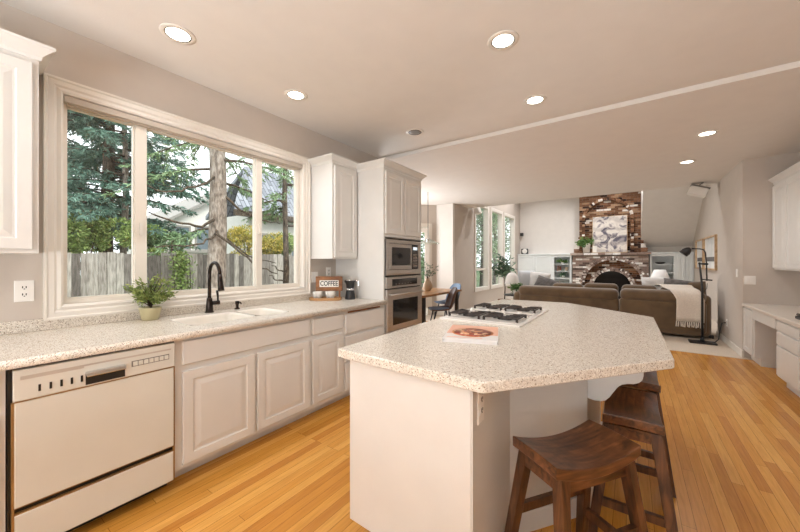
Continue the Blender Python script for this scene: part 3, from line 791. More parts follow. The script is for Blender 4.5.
# cooktop
ck = thing('gas_cooktop', 'white gas cooktop with black grates set in the island counter', 'cooktop', (-.85, 2.52, CT))
MB().panel('z+', CT, -1.125, -.56, 2.085, 2.965, [(0, 0), (0, .008), (.008, .014), (.03, .014), (.036, .010)]).build('tray', 'cooktop_enamel', ck)
for (y0, y1) in ((2.12, 2.46), (2.60, 2.94)):
    MB().panel('z+', CT + .0098, -1.085, -.60, y0, y1, [(0, 0), (0, .005), (.006, .007), (.02, .007), (.026, .003)]).build('burner_pan', 'cooktop_enamel', ck)
    for cxx in (-.975, -.715):
        cyy = (y0 + y1) / 2
        br = MB().lathe([(.001, 0), (.05, 0), (.05, .01), (.034, .012), (.034, .02), (.001, .022)], (cxx, cyy, CT + .013), 20).build('burner', 'cast_iron', ck)
        for side in (-1, 1):
            g = MB(); zt = CT + .036
            # a grate half: fingers over a curved rail
            xo = cxx + side * .062
            for j in range(5):
                f = -1 + j * .5
                yy = cyy + f * .105
                g.bar((xo - side * .052 * (1 - abs(f) * .5), yy * .7 + cyy * .3, zt), (xo + side * .05, yy, zt), .010, .010, .010, .010)
            g.bar((xo + side * .05, cyy - .115, zt), (xo + side * .05, cyy + .115, zt), .010, .010, .010, .010)
            for f in (-1, 1):
                g.bar((xo + side * .05, cyy + f * .108, CT + .014), (xo + side * .05, cyy + f * .108, zt), .014)
            g.bar((xo - side * .015, cyy - .085, zt - .005), (xo - side * .015, cyy + .085, zt - .005), .014, .014, .010, .010)
            g.build('grate', 'cast_iron', ck)
for k in range(4):
    MB().lathe([(.001, 0), (.02, 0), (.02, .006), (.016, .01), (.015, .026), (.001, .027)], (-1.055 + k * .125, 2.53, CT + .010), 16).build('knob', 'cooktop_enamel', ck)
m = MB().box(-1.09, -.60, 2.488, 2.502, CT + .010, CT + .0125).box(-1.09, -.60, 2.56, 2.574, CT + .01, CT + .0125)
m.build('vent_grille', 'grey_plastic', ck)

# cookbook
bk = thing('cookbook', 'closed cookbook with a pizza on its cover, lying in front of the cooktop', 'book')
MB().box(-.133, .133, -.18, .18, .003, .017).build('pages', 'book_white', bk)
cv = MB().box(-.137, .137, -.184, .184, .017, .020).box(-.137, .137, -.184, .184, 0, .003).box(-.139, -.136, -.184, .184, 0, .020).build('cover', 'book_white', bk)
MB().box(-.136, .136, -.06, .183, .0198, .0206).build('cover_panel', 'book_salmon', bk)
MB().lathe([(.001, 0), (.112, 0), (.112, .0008), (.001, .0008)], (0.0, -.01, .0204), 40).build('crust', 'crust_print', bk)
MB().lathe([(.001, 0), (.102, 0), (.102, .0008), (.001, .0008)], (0.0, -.01, .0208), 40).build('pizza', 'pizza_print', bk)
MB().box(-.120, .06, -.150, -.138, .0199, .0205).build('title_line', 'book_salmon', bk)
bk.location = (-.718, 1.725, CT); bk.rotation_euler = (0, 0, R(18))

# ------------------------------------------------------------------ stools
stool = thing('counter_stool', 'dark brown saddle-seat wooden stool in the foreground at the island corner', 'stool', group='saddle stools at the island')
SL, SW, SH = .212, .116, .603
def seat_z(x, y): return SH - .024 + .036 * (abs(x) / SL) ** 2.0 - .004 * (y / SW) ** 2
m = MB(); nx, ny = 16, 8
top = [[(-SL + 2 * SL * i / nx, -SW + 2 * SW * j / ny) for j in range(ny + 1)] for i in range(nx + 1)]
vs = [(x, y, seat_z(x, y)) for row in top for x, y in row] + [(x, y, seat_z(x, y) - .042) for row in top for x, y in row]
N = (nx + 1) * (ny + 1); fs = []
idx = lambda i, j: i * (ny + 1) + j
for i in range(nx):
    for j in range(ny):
        a = (idx(i, j), idx(i + 1, j), idx(i + 1, j + 1), idx(i, j + 1))
        fs += [a, tuple(N + q for q in a[::-1])]
for i in range(nx):
    for j in (0, ny): fs.append((idx(i, j), idx(i + 1, j), N + idx(i + 1, j), N + idx(i, j)))
for j in range(ny):
    for i in (0, nx): fs.append((idx(i, j), idx(i, j + 1), N + idx(i, j + 1), N + idx(i, j)))
m.add(vs, fs, False)
m.build('seat', 'stool_wood', stool, bevel=.004)
def legp(sx, sy, z):
    f = 1 - z / .55
    return (sx * (.165 + .055 * f), sy * (.088 + .075 * f), z)
for sx in (-1, 1):
    for sy in (-1, 1):
        MB().bar(legp(sx, sy, .0), legp(sx, sy, .555), .040, .046, .034, .040, up=(1, 0, 0)).build('leg', 'stool_wood_leg', stool, bevel=.003)
for sx, z in ((-1, .19), (1, .19)):
    MB().bar(legp(sx, -1, z), legp(sx, 1, z), .022, .022, .036, .036).build('stretcher', 'stool_wood_leg', stool)
for sy, z in ((-1, .30), (1, .30)):
    MB().bar(legp(-1, sy, z), legp(1, sy, z), .022, .022, .036, .036).build('stretcher', 'stool_wood_leg', stool)
for sy in (-1, 1):
    MB().bar((-.165, sy * .090, .520), (.165, sy * .090, .520), .018, .018, .05, .05).build('apron', 'stool_wood', stool)
for sx in (-1, 1):
    MB().bar((sx * .178, -.07, .533), (sx * .178, .07, .533), .018, .018, .05, .05).build('apron', 'stool_wood', stool)
place(stool, (-.180, 1.475, 0), R(55))
dup(stool, (.005, 2.03, 0), R(91), 'dark brown saddle-seat stool beside the scroll bracket, behind the foreground stool', 'saddle stools at the island')
dup(stool, (.03, 2.62, 0), R(90), 'saddle-seat stool farthest along the island, mostly hidden behind the second stool', 'saddle stools at the island')

# ------------------------------------------------------------------ ceiling downlights
def can(x, y, z, label, lit=True, power=None):
    t = thing('recessed_downlight', label, 'ceiling light', (x, y, z - .03), 'recessed downlights in the ceiling')
    MB().lathe([(.074, .0245), (.078, .0235), (.097, .0245), (.100, .029), (.074, .029)], (x, y, z - .030), 36, cap=False).build('trim_ring', 'trim_paint', t)
    MB().lathe([(.001, .0250), (.05, .0250), (.067, .0262), (.067, .029), (.001, .029)], (x, y, z - .030), 32).build('bulb', 'lamp_lens' if lit else 'grey_plastic', t)
    MB().lathe([(.067, .0255), (.074, .0248), (.074, .029), (.067, .029)], (x, y, z - .030), 36, cap=False).build('baffle', 'bronze', t)
    if lit:
        d = bpy.data.lights.new('downlight_beam', 'SPOT'); d.energy = power or CAN_POWER; d.spot_size = R(132); d.spot_blend = .85; d.shadow_soft_size = .06
        d.color = (.98, .98, 1.0)
        o = bpy.data.objects.new('downlight_beam', d); COL.objects.link(o); o.location = (x, y, z - .05)
can(-2.376, .898, CEIL, 'lit recessed downlight nearest the camera over the kitchen window')
can(-.687, 2.161, CEIL, 'lit recessed downlight above the near part of the island')
can(-2.397, 1.821, CEIL, 'lit recessed downlight over the right end of the kitchen window')
can(-.703, 3.121, CEIL, 'lit recessed downlight above the far end of the island, just before the ceiling step')
can(-1.982, 3.111, CEIL, 'unlit recessed downlight near the oven tower', lit=False)
can(.695, 4.9, LOW, 'lit recessed downlight on the lower ceiling, nearer the white wall cabinet on the right')
can(.661, 6.137, LOW, 'lit recessed downlight farthest away on the lower ceiling')
for x, y in ((-2.3, -1.2), (.8, -1.2), (-.7, -1.8)):  # unseen lamps added behind the camera as weak fill
    can(x, y, CEIL, 'unseen downlight added for fill in the ceiling behind the camera', power=4)

for x, y in ((-2.6, 9.4), (-.6, 9.4), (-2.6, 11.4), (-.6, 11.4)):  # unseen lamps added high up to brighten the family room
    can(x, y, 4.6, 'unseen downlight added for fill in the high family room ceiling', power=150)
# ------------------------------------------------------------------ desk alcove on the right
DXF = 1.28
dk = thing('desk_cabinet', 'white built-in desk base cabinets with open kneehole on the right wall', 'desk', (1.58, 5.3, 0))
z1 = .715
yE = 6.448
m = MB()
m.box(DXF + .02, 1.898, 6.02, 6.04, .1, z1).box(DXF + .02, 1.898, yE - .02, yE, .1, z1).box(DXF + .02, 1.898, 6.04, yE - .02, .1, .12).box(DXF + .02, DXF + .04, 6.04, yE - .02, .12, z1)
m.box(DXF + .02, 1.898, 5.20, 5.22, .1, z1).box(DXF + .02, 1.898, 3.6, 3.62, .1, z1).box(DXF + .02, DXF + .04, 3.62, 5.20, .1, z1).box(1.88, 1.898, 3.62, 6.04, .1, z1)
m.build('carcass', 'cabinet_paint', dk)
MB().box(DXF + .0, DXF + .02, 5.22, 6.02, .60, z1).build('apron', 'cabinet_paint', dk)
MB().box(DXF + .08, 1.89, 6.03, yE, 0, .1).build('toe_kick', 'cabinet_paint', dk); MB().box(DXF + .08, 1.89, 3.62, 5.2, 0, .1).build('toe_kick', 'cabinet_paint', dk)
MB().box(1.80, 1.88, 5.22, 6.02, 0, .10).build('baseboard', 'trim_paint', dk)
MB().panel('x-', DXF + .02, 6.05, yE - .02, .12, .70, DOOR).build('door', 'cabinet_paint', dk, bevel=.0015)
for a, b in ((4.62, 5.18), (4.0, 4.58)):
    MB().panel('x-', DXF + .02, a, b, .60, .70, SLAB).build('drawer_front', 'cabinet_paint', dk, bevel=.0015)
    MB().panel('x-', DXF + .02, a, b, .45, .585, SLAB).build('drawer_front', 'cabinet_paint', dk, bevel=.0015)
    MB().panel('x-', DXF + .02, a, b, .12, .435, SLAB).build('drawer_front', 'cabinet_paint', dk, bevel=.0015)
tag(MB().box(DXF - .01, 1.899, 3.58, 6.449, z1, z1 + .04).build('desk_countertop', 'desk_laminate', bevel=.008), 'pale desk countertop on the white cabinets along the right wall', 'countertop')
uc = thing('desk_wall_cabinet', 'white wall cabinet with crown moulding above the desk on the right edge', 'cabinet', (1.74, 5.5, 1.22))
MB().box(1.575, 1.899, 4.0, 6.448, 1.22, 2.36).build('carcass', 'cabinet_paint', uc, bevel=.002)
crown(1.575, 1.899, 4.0, 6.448, 2.355, .055, (0, 1, 0, 0)).build('crown_moulding', 'cabinet_paint', uc)
for a, b in ((6.0, 6.435), (5.55, 5.985), (5.1, 5.535), (4.65, 5.085), (4.2, 4.635)):
    MB().panel('x-', 1.575, a, b, 1.24, 2.33, DOOR).build('door', 'cabinet_paint', uc, bevel=.0015)
ph = thing('desk_phone', 'small black device on the desk at the right edge', 'phone', (1.40, 4.92, z1 + .04))
MB().box(1.36, 1.46, 4.86, 4.99, z1 + .04, z1 + .07).build('base', 'black_plastic', ph, bevel=.006)
MB().tube([(1.38, 4.87, z1 + .083), (1.38, 4.98, z1 + .083)], .014, 10).build('handset', 'black_plastic', ph)
plate('y-', 6.45, 1.35, 1.075, .11, .118, 'white double wall plate beside the desk wall cabinet', 'switch', 2)
plate('x-', 1.28, 6.75, 1.164, .07, .118, 'white light switch by the corner before the desk alcove', 'switch')
plate('x-', 1.28, 7.34, .345, .07, .115, 'white outlet low on the wall with the floor lamp plugged in')

# ------------------------------------------------------------------ family room: fireplace
fp = thing('brick_fireplace', 'tall mottled brick fireplace with arched firebox at the end of the family room', 'fireplace', (-.57, 12.85, 0))
FY = 12.62; UY = 12.78
def brickwork(m, x0, x1, z0, z1, y, depth, skip=None, bl=.205, bh=.066, j=.010, seed=1, only=None):
    rn = random.Random(seed); row = 0; z = z0
    while z + bh <= z1 + .001:
        x = x0 - (bl / 2 if row % 2 else 0)
        while x < x1:
            a, b = max(x, x0), min(x + bl - j, x1)
            if b - a > .03:
                cxm, czm = (a + b) / 2, z + bh / 2
                if not (skip and skip(cxm, czm)):
                    q = rn.uniform(-.006, .008)
                    m.box(a, b, y - q, y + depth, z, z + bh - j)
            x += bl
        z += bh; row += 1
AX, AZ = -.47, .60
def in_arch(x, z, r): return (x - AX) ** 2 + max(0, z - AZ) ** 2 < r * r and z < AZ + r
low = MB()
brickwork(low, -1.62, .47, .0, 1.56, FY, .06, lambda x, z: in_arch(x, z, .90), seed=2)
low.build('lower_brickwork', 'brick_pale', fp)
up = MB()
UAX, UAZ, UAR = -.62, 2.72, .72
brickwork(up, -1.43, .28, 1.64, 4.5, UY, .06, seed=3)
up.build('chimney_brickwork', 'brick', fp)
m = MB().box(-1.61, -1.36, FY + .02, 13.09, 0, 1.56).box(.42, .46, FY + .02, 13.09, 0, 1.56).box(-1.36, .42, FY + .02, 13.09, 1.45, 1.56)
# back plate with arched hole: stacked strips
m.box(-1.42, .27, UY + .02, 13.09, 1.62, 4.55)
for k in range(40):
    zz0 = k * 1.45 / 40; zz1 = (k + 1) * 1.45 / 40
    hw = .88 if zz0 < AZ else math.sqrt(max(0, .88 ** 2 - (zz0 - AZ) ** 2)) if zz0 < AZ + .88 else 0
    if hw > 0:
        m.box(-1.40, AX - hw, FY + .025, FY + .3, zz0, zz1); m.box(AX + hw, .43, FY + .025, FY + .3, zz0, zz1)
    else: m.box(-1.40, .43, FY + .025, FY + .3, zz0, zz1)
m.build('mortar_backing', 'mortar', fp)
def voussoirs(m, cx, cz, r0, r1, y0, y1, a0, a1, n, seed=0):
    for k in range(n):
        f0 = R(a0 + (a1 - a0) * (k + .08) / n); f1 = R(a0 + (a1 - a0) * (k + .92) / n)
        pts = [(cx + r * math.cos(f), cz + r * math.sin(f)) for r, f in ((r0, f0), (r1, f0), (r1, f1), (r0, f1))]
        m.prism_axis(pts, 'y', y0, y1)
m = MB(); voussoirs(m, AX, AZ, .79, .845, FY - .05, FY + .1, 0, 180, 52); voussoirs(m, AX, AZ, .855, .91, FY - .06, FY + .1, 0, 180, 56)
brk = MB()
for k in range(8):
    for cxx in (AX - .85, AX + .85): brk.box(cxx - .06, cxx + .06, FY - .05, FY + .1, k * .068, k * .068 + .058)
m.v_off = len(m.v)
o_ = len(m.v); m.add(brk.v, brk.f)
m.build('outer_arch', 'brick_pale', fp)
m = MB(); voussoirs(m, AX - .02, AZ - .09, .52, .58, FY + .03, FY + .22, 0, 180, 36); voussoirs(m, AX - .02, AZ - .09, .588, .645, FY + .05, FY + .22, 0, 180, 40)
m.build('inner_arch', 'brick_pale', fp)
# recessed brick field between arches
m = MB(); brickwork(m, AX - .9, AX + .9, 0, 1.44, FY + .13, .05, lambda x, z: in_arch(x, z, .55) or not in_arch(x, z, .86), seed=9)
m.build('arch_infill', 'brick', fp)
m = MB()
for k in range(40):
    zz0 = k * 1.44 / 40; zz1 = (k + 1) * 1.44 / 40
    ri = .54
    hw = ri if zz0 < AZ else math.sqrt(max(0, ri ** 2 - (zz0 - AZ) ** 2)) if zz0 < AZ + ri else 0
    ho = .86 if zz0 < AZ else math.sqrt(max(0, .86 ** 2 - (zz0 - AZ) ** 2)) if zz0 < AZ + .86 else 0
    if ho <= 0: continue
    if hw > 0: m.box(AX - ho, AX - hw, FY + .15, FY + .26, zz0, zz1); m.box(AX + hw, AX + ho, FY + .15, FY + .26, zz0, zz1)
    else: m.box(AX - ho, AX + ho, FY + .15, FY + .26, zz0, zz1)
m.build('infill_mortar', 'mortar', fp)
fb = MB().box(AX - .6, AX + .6, FY + .42, FY + .45, 0, 1.15).build('firebox', 'firebox_black', fp)
arc = [(AX - .515, 0)] + [(AX - .02 + .515 * math.cos(R(180 - a)), AZ - .09 + .515 * math.sin(R(180 - a))) for a in range(0, 181, 12)] + [(AX + .5, 0)]
MB().prism_axis(arc, 'y', FY + .24, FY + .25).build('fire_screen', 'oven_glass', fp)
# mantel ledge with stepped ends
m = MB(); brickwork(m, -1.68, .53, 1.56, 1.64, FY - .07, .35, bh=.078, seed=5); m.build('mantel', 'brick_pale', fp)
for s, xe in ((-1, -1.43), (1, .28)):
    m = MB()
    for k, ww in enumerate((.17, .12, .07, .03)):
        a, b = (xe - ww, xe) if s < 0 else (xe, xe + ww)
        for q in range(2): m.box(a, b, UY - .0, UY + .2, 1.645 + k * .136 + q * .068, 1.645 + k * .136 + q * .068 + .058)
    m.build('stepped_shoulder', 'brick', fp)
# raised arch on the chimney breast
m = MB(); voussoirs(m, UAX, UAZ, .64, .72, UY - .09, UY + .02, 0, 180, 34)
for k in range(15):
    for cxx in (UAX - .68, UAX + .68): m.box(cxx - .04, cxx + .04, UY - .09, UY + .02, 1.66 + k * .068, 1.66 + k * .068 + .058)
m.build('raised_arch', 'brick', fp)
MB().box(-1.75, .60, FY - .48, FY - .03, .004, .14).build('hearth', 'brick_pale', fp)
# painting on the mantel
pa = thing('abstract_painting', 'large abstract painting in grey washes leaning on the fireplace mantel', 'painting', (-.55, 12.62, 1.64))
Tp = Matrix.Translation((-.55, 12.60, 1.645)) @ Matrix.Rotation(R(-5), 4, 'X')
m = MB(); m.T = Tp; m.box(-.47, .47, -.012, .012, 0, 1.18); m.build('canvas', 'abstract_print', pa)
m = MB(); m.T = Tp; m.frame('y-', 0, -.47, .47, .0, 1.18, [(0, -.016), (0, .018), (.012, .018), (.012, -.016)]) ; 
m.build('edge_frame', 'frame_wood', pa)
# leafy plant in white pot on mantel
def pot_plant(name, label, loc, r, h, leafr, leafh, nleaf, potmat, leafmat_, L, W, seed=1, stem_h=0.0, cat='plant', cyl=False):
    t = thing(name, label, cat, loc)
    x, y, z = loc
    MB().lathe([(.001, 0), (r * .8, 0), (r, h * .9), (r, h), (r * .88, h), (r * .85, h * .85), (.001, h * .85)], loc, 20).build('pot', potmat, t)
    MB().lathe([(.001, 0), (r * .85, 0), (.001, .01)], (x, y, z + h * .86), 14).build('soil', 'soil', t)
    rn = random.Random(seed); s = MB(); lf = MB()
    base = Vector((x, y, z + h * .85))
    top = base + Vector((0, 0, stem_h))
    if stem_h: s.tube([base, base.lerp(top, .5) + Vector((.012, .008, 0)), top], [.016, .013, .01], 7)
    nb = max(8, nleaf // 12)
    for k in range(nb):
        a = rn.uniform(0, 6.28); e = rn.uniform(.1, 1.4); q = rn.uniform(.55, 1.0)
        d = Vector((math.cos(a) * math.cos(e) * leafr * q, math.sin(a) * math.cos(e) * leafr * q, math.sin(e) * leafh * q))
        s.tube([top, top + d * .5 + Vector((0, 0, .04 * leafh)), top + d], [.004 + .003 * (stem_h > 0), .003, .0015], 5)
        for i in range(nleaf // nb):
            f = rn.uniform(.3, 1.05)
            p = top + d * f + Vector((rn.gauss(0, L * .35), rn.gauss(0, L * .35), rn.gauss(0, L * .35)))
            lf.leaf(p, (d.x / leafr + rn.gauss(0, .7), d.y / leafr + rn.gauss(0, .7), rn.gauss(.1, .6)), L * rn.uniform(.7, 1.3), W * rn.uniform(.7, 1.2))
    s.build('stem', 'twig_bark', t); lf.build('foliage', leafmat_, t)
    return t
pot_plant('mantel_plant', 'bushy green plant in a white pot on the fireplace mantel', (-1.20, 12.62, 1.64), .12, .30, .36, .26, 300, 'pot_white', 'house_plant_leaves', .10, .06, 5)
tag(MB().box(-1.02, -.90, 12.585, 12.61, 1.64, 1.86).build('picture_frame', 'sign_white'), 'small white frame on the mantel between the plant and the painting', 'frame')

# ------------------------------------------------------------------ built-in cabinets either side of the fireplace
def built_in(label, x0, x1, xs0, xs1, doors):
    t = thing('built_in_cabinet', label, 'cabinet', ((x0 + x1) / 2, 12.9, .004))
    FYb = 12.72; B = 13.098
    m = MB().box(x0, x1, FYb, B, .0, .12)
    dl = x0 if xs0 > x0 + .05 else xs1; dr = xs0 if xs0 > x0 + .05 else x1
    m.box(dl, dr, FYb, B, .12, 1.58)
    m.box(xs0, xs0 + .06, FYb, B, .12, 1.58).box(xs1 - .06, xs1, FYb, B, .12, 1.58).box(xs0 + .06, xs1 - .06, B - .02, B, .12, 1.58).box(xs0 + .06, xs1 - .06, FYb, B - .02, 1.50, 1.58)
    m.build('carcass', 'built_in_paint', t)
    MB().box(x0, x1, FYb - .03, B, 1.58, 1.625).build('top', 'built_in_paint', t, bevel=.006)
    for k in range(4):
        MB().box(xs0 + .06, xs1 - .06, FYb + .01, B - .02, .50 + k * .25 - .012, .50 + k * .25 + .012).build('shelf', 'built_in_paint', t)
    for a, b in doors:
        MB().panel('y-', FYb, a, b, .16, 1.55, FLATDOOR).build('door', 'built_in_paint', t)
    return t
built_in('white built-in cabinet with two doors and open shelves left of the fireplace', -3.49, -1.66, -2.28, -1.66, [(-3.46, -2.90), (-2.88, -2.33)])
built_in('white built-in cabinet with open shelves and a door right of the fireplace', .50, 1.525, .50, 1.13, [(1.15, 1.33), (1.34, 1.51)])
def book_row(x, z, n, lean, label, mats, seed):
    rn = random.Random(seed)
    for k in range(n):
        t_ = rn.uniform(.025, .04); hh = rn.uniform(.13, .19)
        tag(MB().box(x, x + t_, 12.80, 12.93, z, z + hh).build('book', mats[k % len(mats)]), label[k], 'book', 'books on the built-in shelves')
        x += t_ + .002
book_row(-2.12, 1.012, 3, 0, ['red book on the left built-in shelf, leftmost of three', 'dark green book standing between two books on the left built-in shelf', 'brown-red book on the left built-in shelf, rightmost of three'], ['book_spine_red', 'book_spine_green', 'book_spine_red'], 1)
def bowl_(x, z, r, h, mat, label, name='bowl', cat='bowl', y=12.86):
    tag(MB().lathe([(.001, 0), (r * .5, 0), (r, h), (r * .92, h), (r * .45, .012), (.001, .012)], (x, y, z), 20).build(name, mat), label, cat)
bowl_(-1.84, 1.012, .06, .13, 'vase_clay', 'tan bowl beside the books on the left built-in shelves')
pot_plant('shelf_plant', 'trailing plant in a bowl on the top shelf of the left built-in', (-1.97, 12.86, 1.262), .07, .06, .22, .10, 100, 'pot_white', 'house_plant_leaves', .09, .04, 7)
pot_plant('shelf_plant', 'small dark plant in a white bowl on the lower shelf of the left built-in', (-1.96, 12.86, .762), .07, .08, .16, .13, 100, 'pot_white', 'olive_leaves', .09, .04, 8)
bowl_(-1.97, .512, .09, .07, 'vase_clay', 'shallow brown bowl on the lowest shelf of the left built-in')
bowl_(.76, 1.262, .14, .06, 'black_metal', 'wide black bowl on the top shelf of the right built-in')
tag(MB().box(.62, .90, 12.78, 12.95, 1.012, 1.05).build('stacked_book', 'book_white', bevel=.004), 'pale book lying flat on a shelf of the right built-in', 'book')
pot_plant('shelf_plant', 'dark leafy plant on the lower shelf of the right built-in', (.80, 12.86, .762), .06, .07, .2, .13, 100, 'black_metal', 'olive_leaves', .1, .04, 9)
ck_ = thing('mantel_clock', 'small round-faced clock with a dark side on top of the left built-in', 'clock', (-3.3, 12.85, 1.625))
MB().box(-3.38, -3.14, 12.80, 12.92, 1.625, 1.83).build('case', 'black_metal', ck_, bevel=.01)
m = MB(); m.T = Matrix.Translation((-3.25, 12.80, 1.73)) @ Matrix.Rotation(R(90), 4, 'X'); m.lathe([(.001, 0), (.09, 0), (.09, .02), (.08, .022), (.001, .022)]); m.build('dial', 'plate_white', ck_)
sc_ = thing('wall_speaker', 'small dark speaker high in the left corner of the family room', 'speaker', (-3.42, 12.99, 2.32))
MB().box(-3.46, -3.36, 12.96, 13.05, 2.32, 2.44).box(-3.43, -3.39, 13.04, 13.10, 2.36, 2.40).build('box', 'black_metal', sc_, bevel=.006)
sl = thing('window_speaker', 'white box speaker on a bracket near the top of the tall windows', 'speaker', (-3.40, 8.36, 2.72))
m = MB(); m.T = Matrix.Translation((-3.36, 8.36, 2.74)) @ Matrix.Rotation(R(-20), 4, 'Y'); m.box(-.07, .07, -.11, .11, -.13, .10); m.build('box', 'pot_white', sl, bevel=.01)
MB().tube([(-3.50, 8.36, 2.80), (-3.38, 8.36, 2.80), (-3.36, 8.36, 2.76)], .008, 8).build('bracket', 'black_metal', sl)
cs = thing('ceiling_speaker', 'grey and white box speaker hanging from the ceiling edge over the sofa', 'speaker', (1.0, 7.9, 2.5))
m = MB(); m.T = Matrix.Translation((1.0, 7.9, 2.60)) @ Matrix.Rotation(R(22), 4, 'Y'); m.box(-.13, .13, -.09, .09, -.085, .06); m.build('box', 'pot_white', cs, bevel=.01)
m = MB(); m.T = Matrix.Translation((1.0, 7.9, 2.60)) @ Matrix.Rotation(R(22), 4, 'Y'); m.box(-.135, .135, -.094, .094, .06, .085); m.build('grille', 'grey_plastic', cs)
MB().tube([(1.02, 7.9, 2.68), (1.03, 7.9, 2.72), (1.06, 7.9, 2.735), (1.08, 7.9, 2.745)], .008, 8).build('bracket', 'grey_plastic', cs)
# framed prints on the right wall
def wall_pic(y0, y1, z0, z1, label):
    t = thing('framed_print', label, 'picture', (1.51, (y0 + y1) / 2, z0), 'framed prints on the family room wall')
    MB().frame('x-', 1.53, y0, y1, z0, z1, [(0, 0), (0, .05), (.035, .05), (.035, 0)]).build('frame', 'frame_wood', t)
    MB().box(1.512, 1.53, y0, y1, z0, z1).build('print', 'pale_print', t)
    MB().box(1.508, 1.513, y0 + .1, y1 - .1, z0 + .16, z0 + .26).build('sketch', 'pillow_grey', t)
wall_pic(9.62, 10.92, 1.18, 1.88, 'pale print in a light wood frame on the right wall, nearer the floor lamp')
wall_pic(11.08, 12.1, 1.18, 1.88, 'pale print in a light wood frame on the right wall, nearer the fireplace')

# ------------------------------------------------------------------ sofa
so = thing('sectional_sofa', 'brown suede sectional sofa seen from behind in front of the fireplace', 'sofa', (-.5, 7.9, .004))
def cush(x0, x1, y0, y1, z0, z1, nm, b=.07, mat='sofa_suede', par=None, sub=0):
    m = MB().box(x0, x1, y0, y1, z0, z1)
    o = m.build(nm, mat, par or so, bevel=b, seg=5)
    for p in o.data.polygons: p.use_smooth = True
    return o
cush(-.165, 1.02, 7.47, 8.45, .05, .44, 'base', .05)
cush(-2.03, -.175, 7.55, 8.45, .05, .44, 'base', .05)
cush(-.165, 1.06, 7.46, 7.72, .10, .64, 'back_frame', .05)
cush(-2.03, -.175, 7.52, 7.78, .10, .64, 'back_frame', .05)
cush(-.160, 1.06, 7.43, 7.80, .60, .82, 'back_bolster', .10)
cush(-2.05, -.180, 7.48, 7.86, .57, .80, 'back_bolster', .10)
cush(.96, 1.13, 7.50, 8.5, .05, .76, 'arm', .08)
cush(-2.2, -1.97, 7.62, 8.5, .05, .66, 'arm', .10)
for a, b in ((-1.95, -1.1), (-1.09, -.2), (-.15, .44), (.45, 1.0)):
    cush(a, b, 7.8, 8.5, .42, .56, 'seat_cushion', .05)
for a, b, z in ((-1.40, -.80, .87), (-.79, -.19, .89), (-.14, .42, .88), (.46, .98, .86)):
    cush(a, b, 7.74, 8.0, .5, z, 'back_cushion', .09)
for x in (-1.95, -.3, 0.0, 1.15):
    MB().box(x - .03, x + .03, 7.7, 7.76, .0 + .004, .06).build('foot', 'black_metal', so)
# blanket
th = thing('throw_blanket', 'cream knitted throw with tassels draped over the sofa back', 'blanket', (.85, 7.6, .2))
path = [(8.02, .86), (7.92, .90), (7.80, .905), (7.72, .865), (7.60, .850), (7.50, .832), (7.43, .77), (7.41, .68), (7.415, .58), (7.435, .48), (7.44, .38), (7.44, .30)]
m = MB(); rs = []
nx = 18
for i, (y, z) in enumerate(path):
    sh = -.30 * max(0, (7 - i)) / 7
    row = []
    for k in range(nx + 1):
        f = k / nx
        x0, x1 = .66 + sh, 1.02 + sh * .55
        wv = .012 * math.sin(f * 17 + i * .5) * (i > 5)
        row.append((x0 + (x1 - x0) * f, y - abs(wv) - .004, z - .06 * (1 - f) * 0 ))
    rs.append(row)
vs = [p for r_ in rs for p in r_]; n1 = nx + 1
fs = [(i * n1 + k, i * n1 + k + 1, (i + 1) * n1 + k + 1, (i + 1) * n1 + k) for i in range(len(rs) - 1) for k in range(nx)]
m.add(vs, fs, True); m.build('cloth', 'cream_knit', th, solid=.014)
m = MB(); rn = random.Random(4)
for k in range(13):
    x = .665 + .355 * k / 12.6
    m.tube([(x, 7.432, .30), (x + rn.uniform(-.005, .005), 7.43, .25), (x + rn.uniform(-.01, .01), 7.43, .20 + rn.uniform(0, .015))], [.008, .010, .011], 6)
m.build('tassels', 'cream_knit', th)
def pillow(label, c, w_, h_, t_, rx, rz, mat, ry=0):
    o = MB()
    o.T = Matrix.Translation(c) @ Matrix.Rotation(rz, 4, 'Z') @ Matrix.Rotation(rx, 4, 'X') @ Matrix.Rotation(ry, 4, 'Y')
    n = 14; vs = []; fs = []
    for s in (-1, 1):
        for i in range(n + 1):
            for j in range(n + 1):
                u, v = -1 + 2 * i / n, -1 + 2 * j / n
                k = (1 - u ** 4) * (1 - v ** 4)
                pin = 1 - .07 * (abs(u) * (1 - v * v) + 0) ; pin2 = 1 - .07 * abs(v) * (1 - u * u)
                vs.append((u * w_ / 2 * (1 - .06 * (1 - v * v) * 0 - .05 * (1 - abs(v)) ** 1 * (abs(u) > .99)), s * t_ / 2 * max(0.02, k) ** .6, v * h_ / 2))
    for s in (0, 1):
        o0 = s * (n + 1) ** 2
        for i in range(n):
            for j in range(n):
                a = o0 + i * (n + 1) + j; fs.append((a, a + 1, a + n + 2, a + n + 1))
    per = [i * (n + 1) for i in range(n)] + [n * (n + 1) + j for j in range(n)] + [i * (n + 1) + n for i in range(n, 0, -1)] + [j for j in range(n, 0, -1)]
    N2 = (n + 1) ** 2
    for q in range(len(per)):
        a, b = per[q], per[(q + 1) % len(per)]; fs.append((a, b, b + N2, a + N2))
    o.add(vs, fs, True)
    return tag(o.build('throw_pillow', mat), label, 'pillow', 'throw pillows on the sofa')
pillow('white throw pillow showing over the sofa back left of the knitted throw', (.42, 8.22, .79), .46, .46, .16, R(-12), R(8), 'pillow_white')
pillow('dark grey throw pillow showing over the sofa back behind the knitted throw', (.72, 8.14, .77), .44, .46, .15, R(-20), R(-6), 'pillow_grey', R(8))
pillow('brown throw pillow at the right arm of the sofa', (.95, 8.12, .76), .40, .40, .15, R(-14), R(-14), 'sofa_suede', R(-6))
pillow('pale blue-white pillow at the left end of the sofa nearest the window', (-2.10, 8.46, .86), .40, .50, .15, R(-10), R(30), 'pillow_pale')
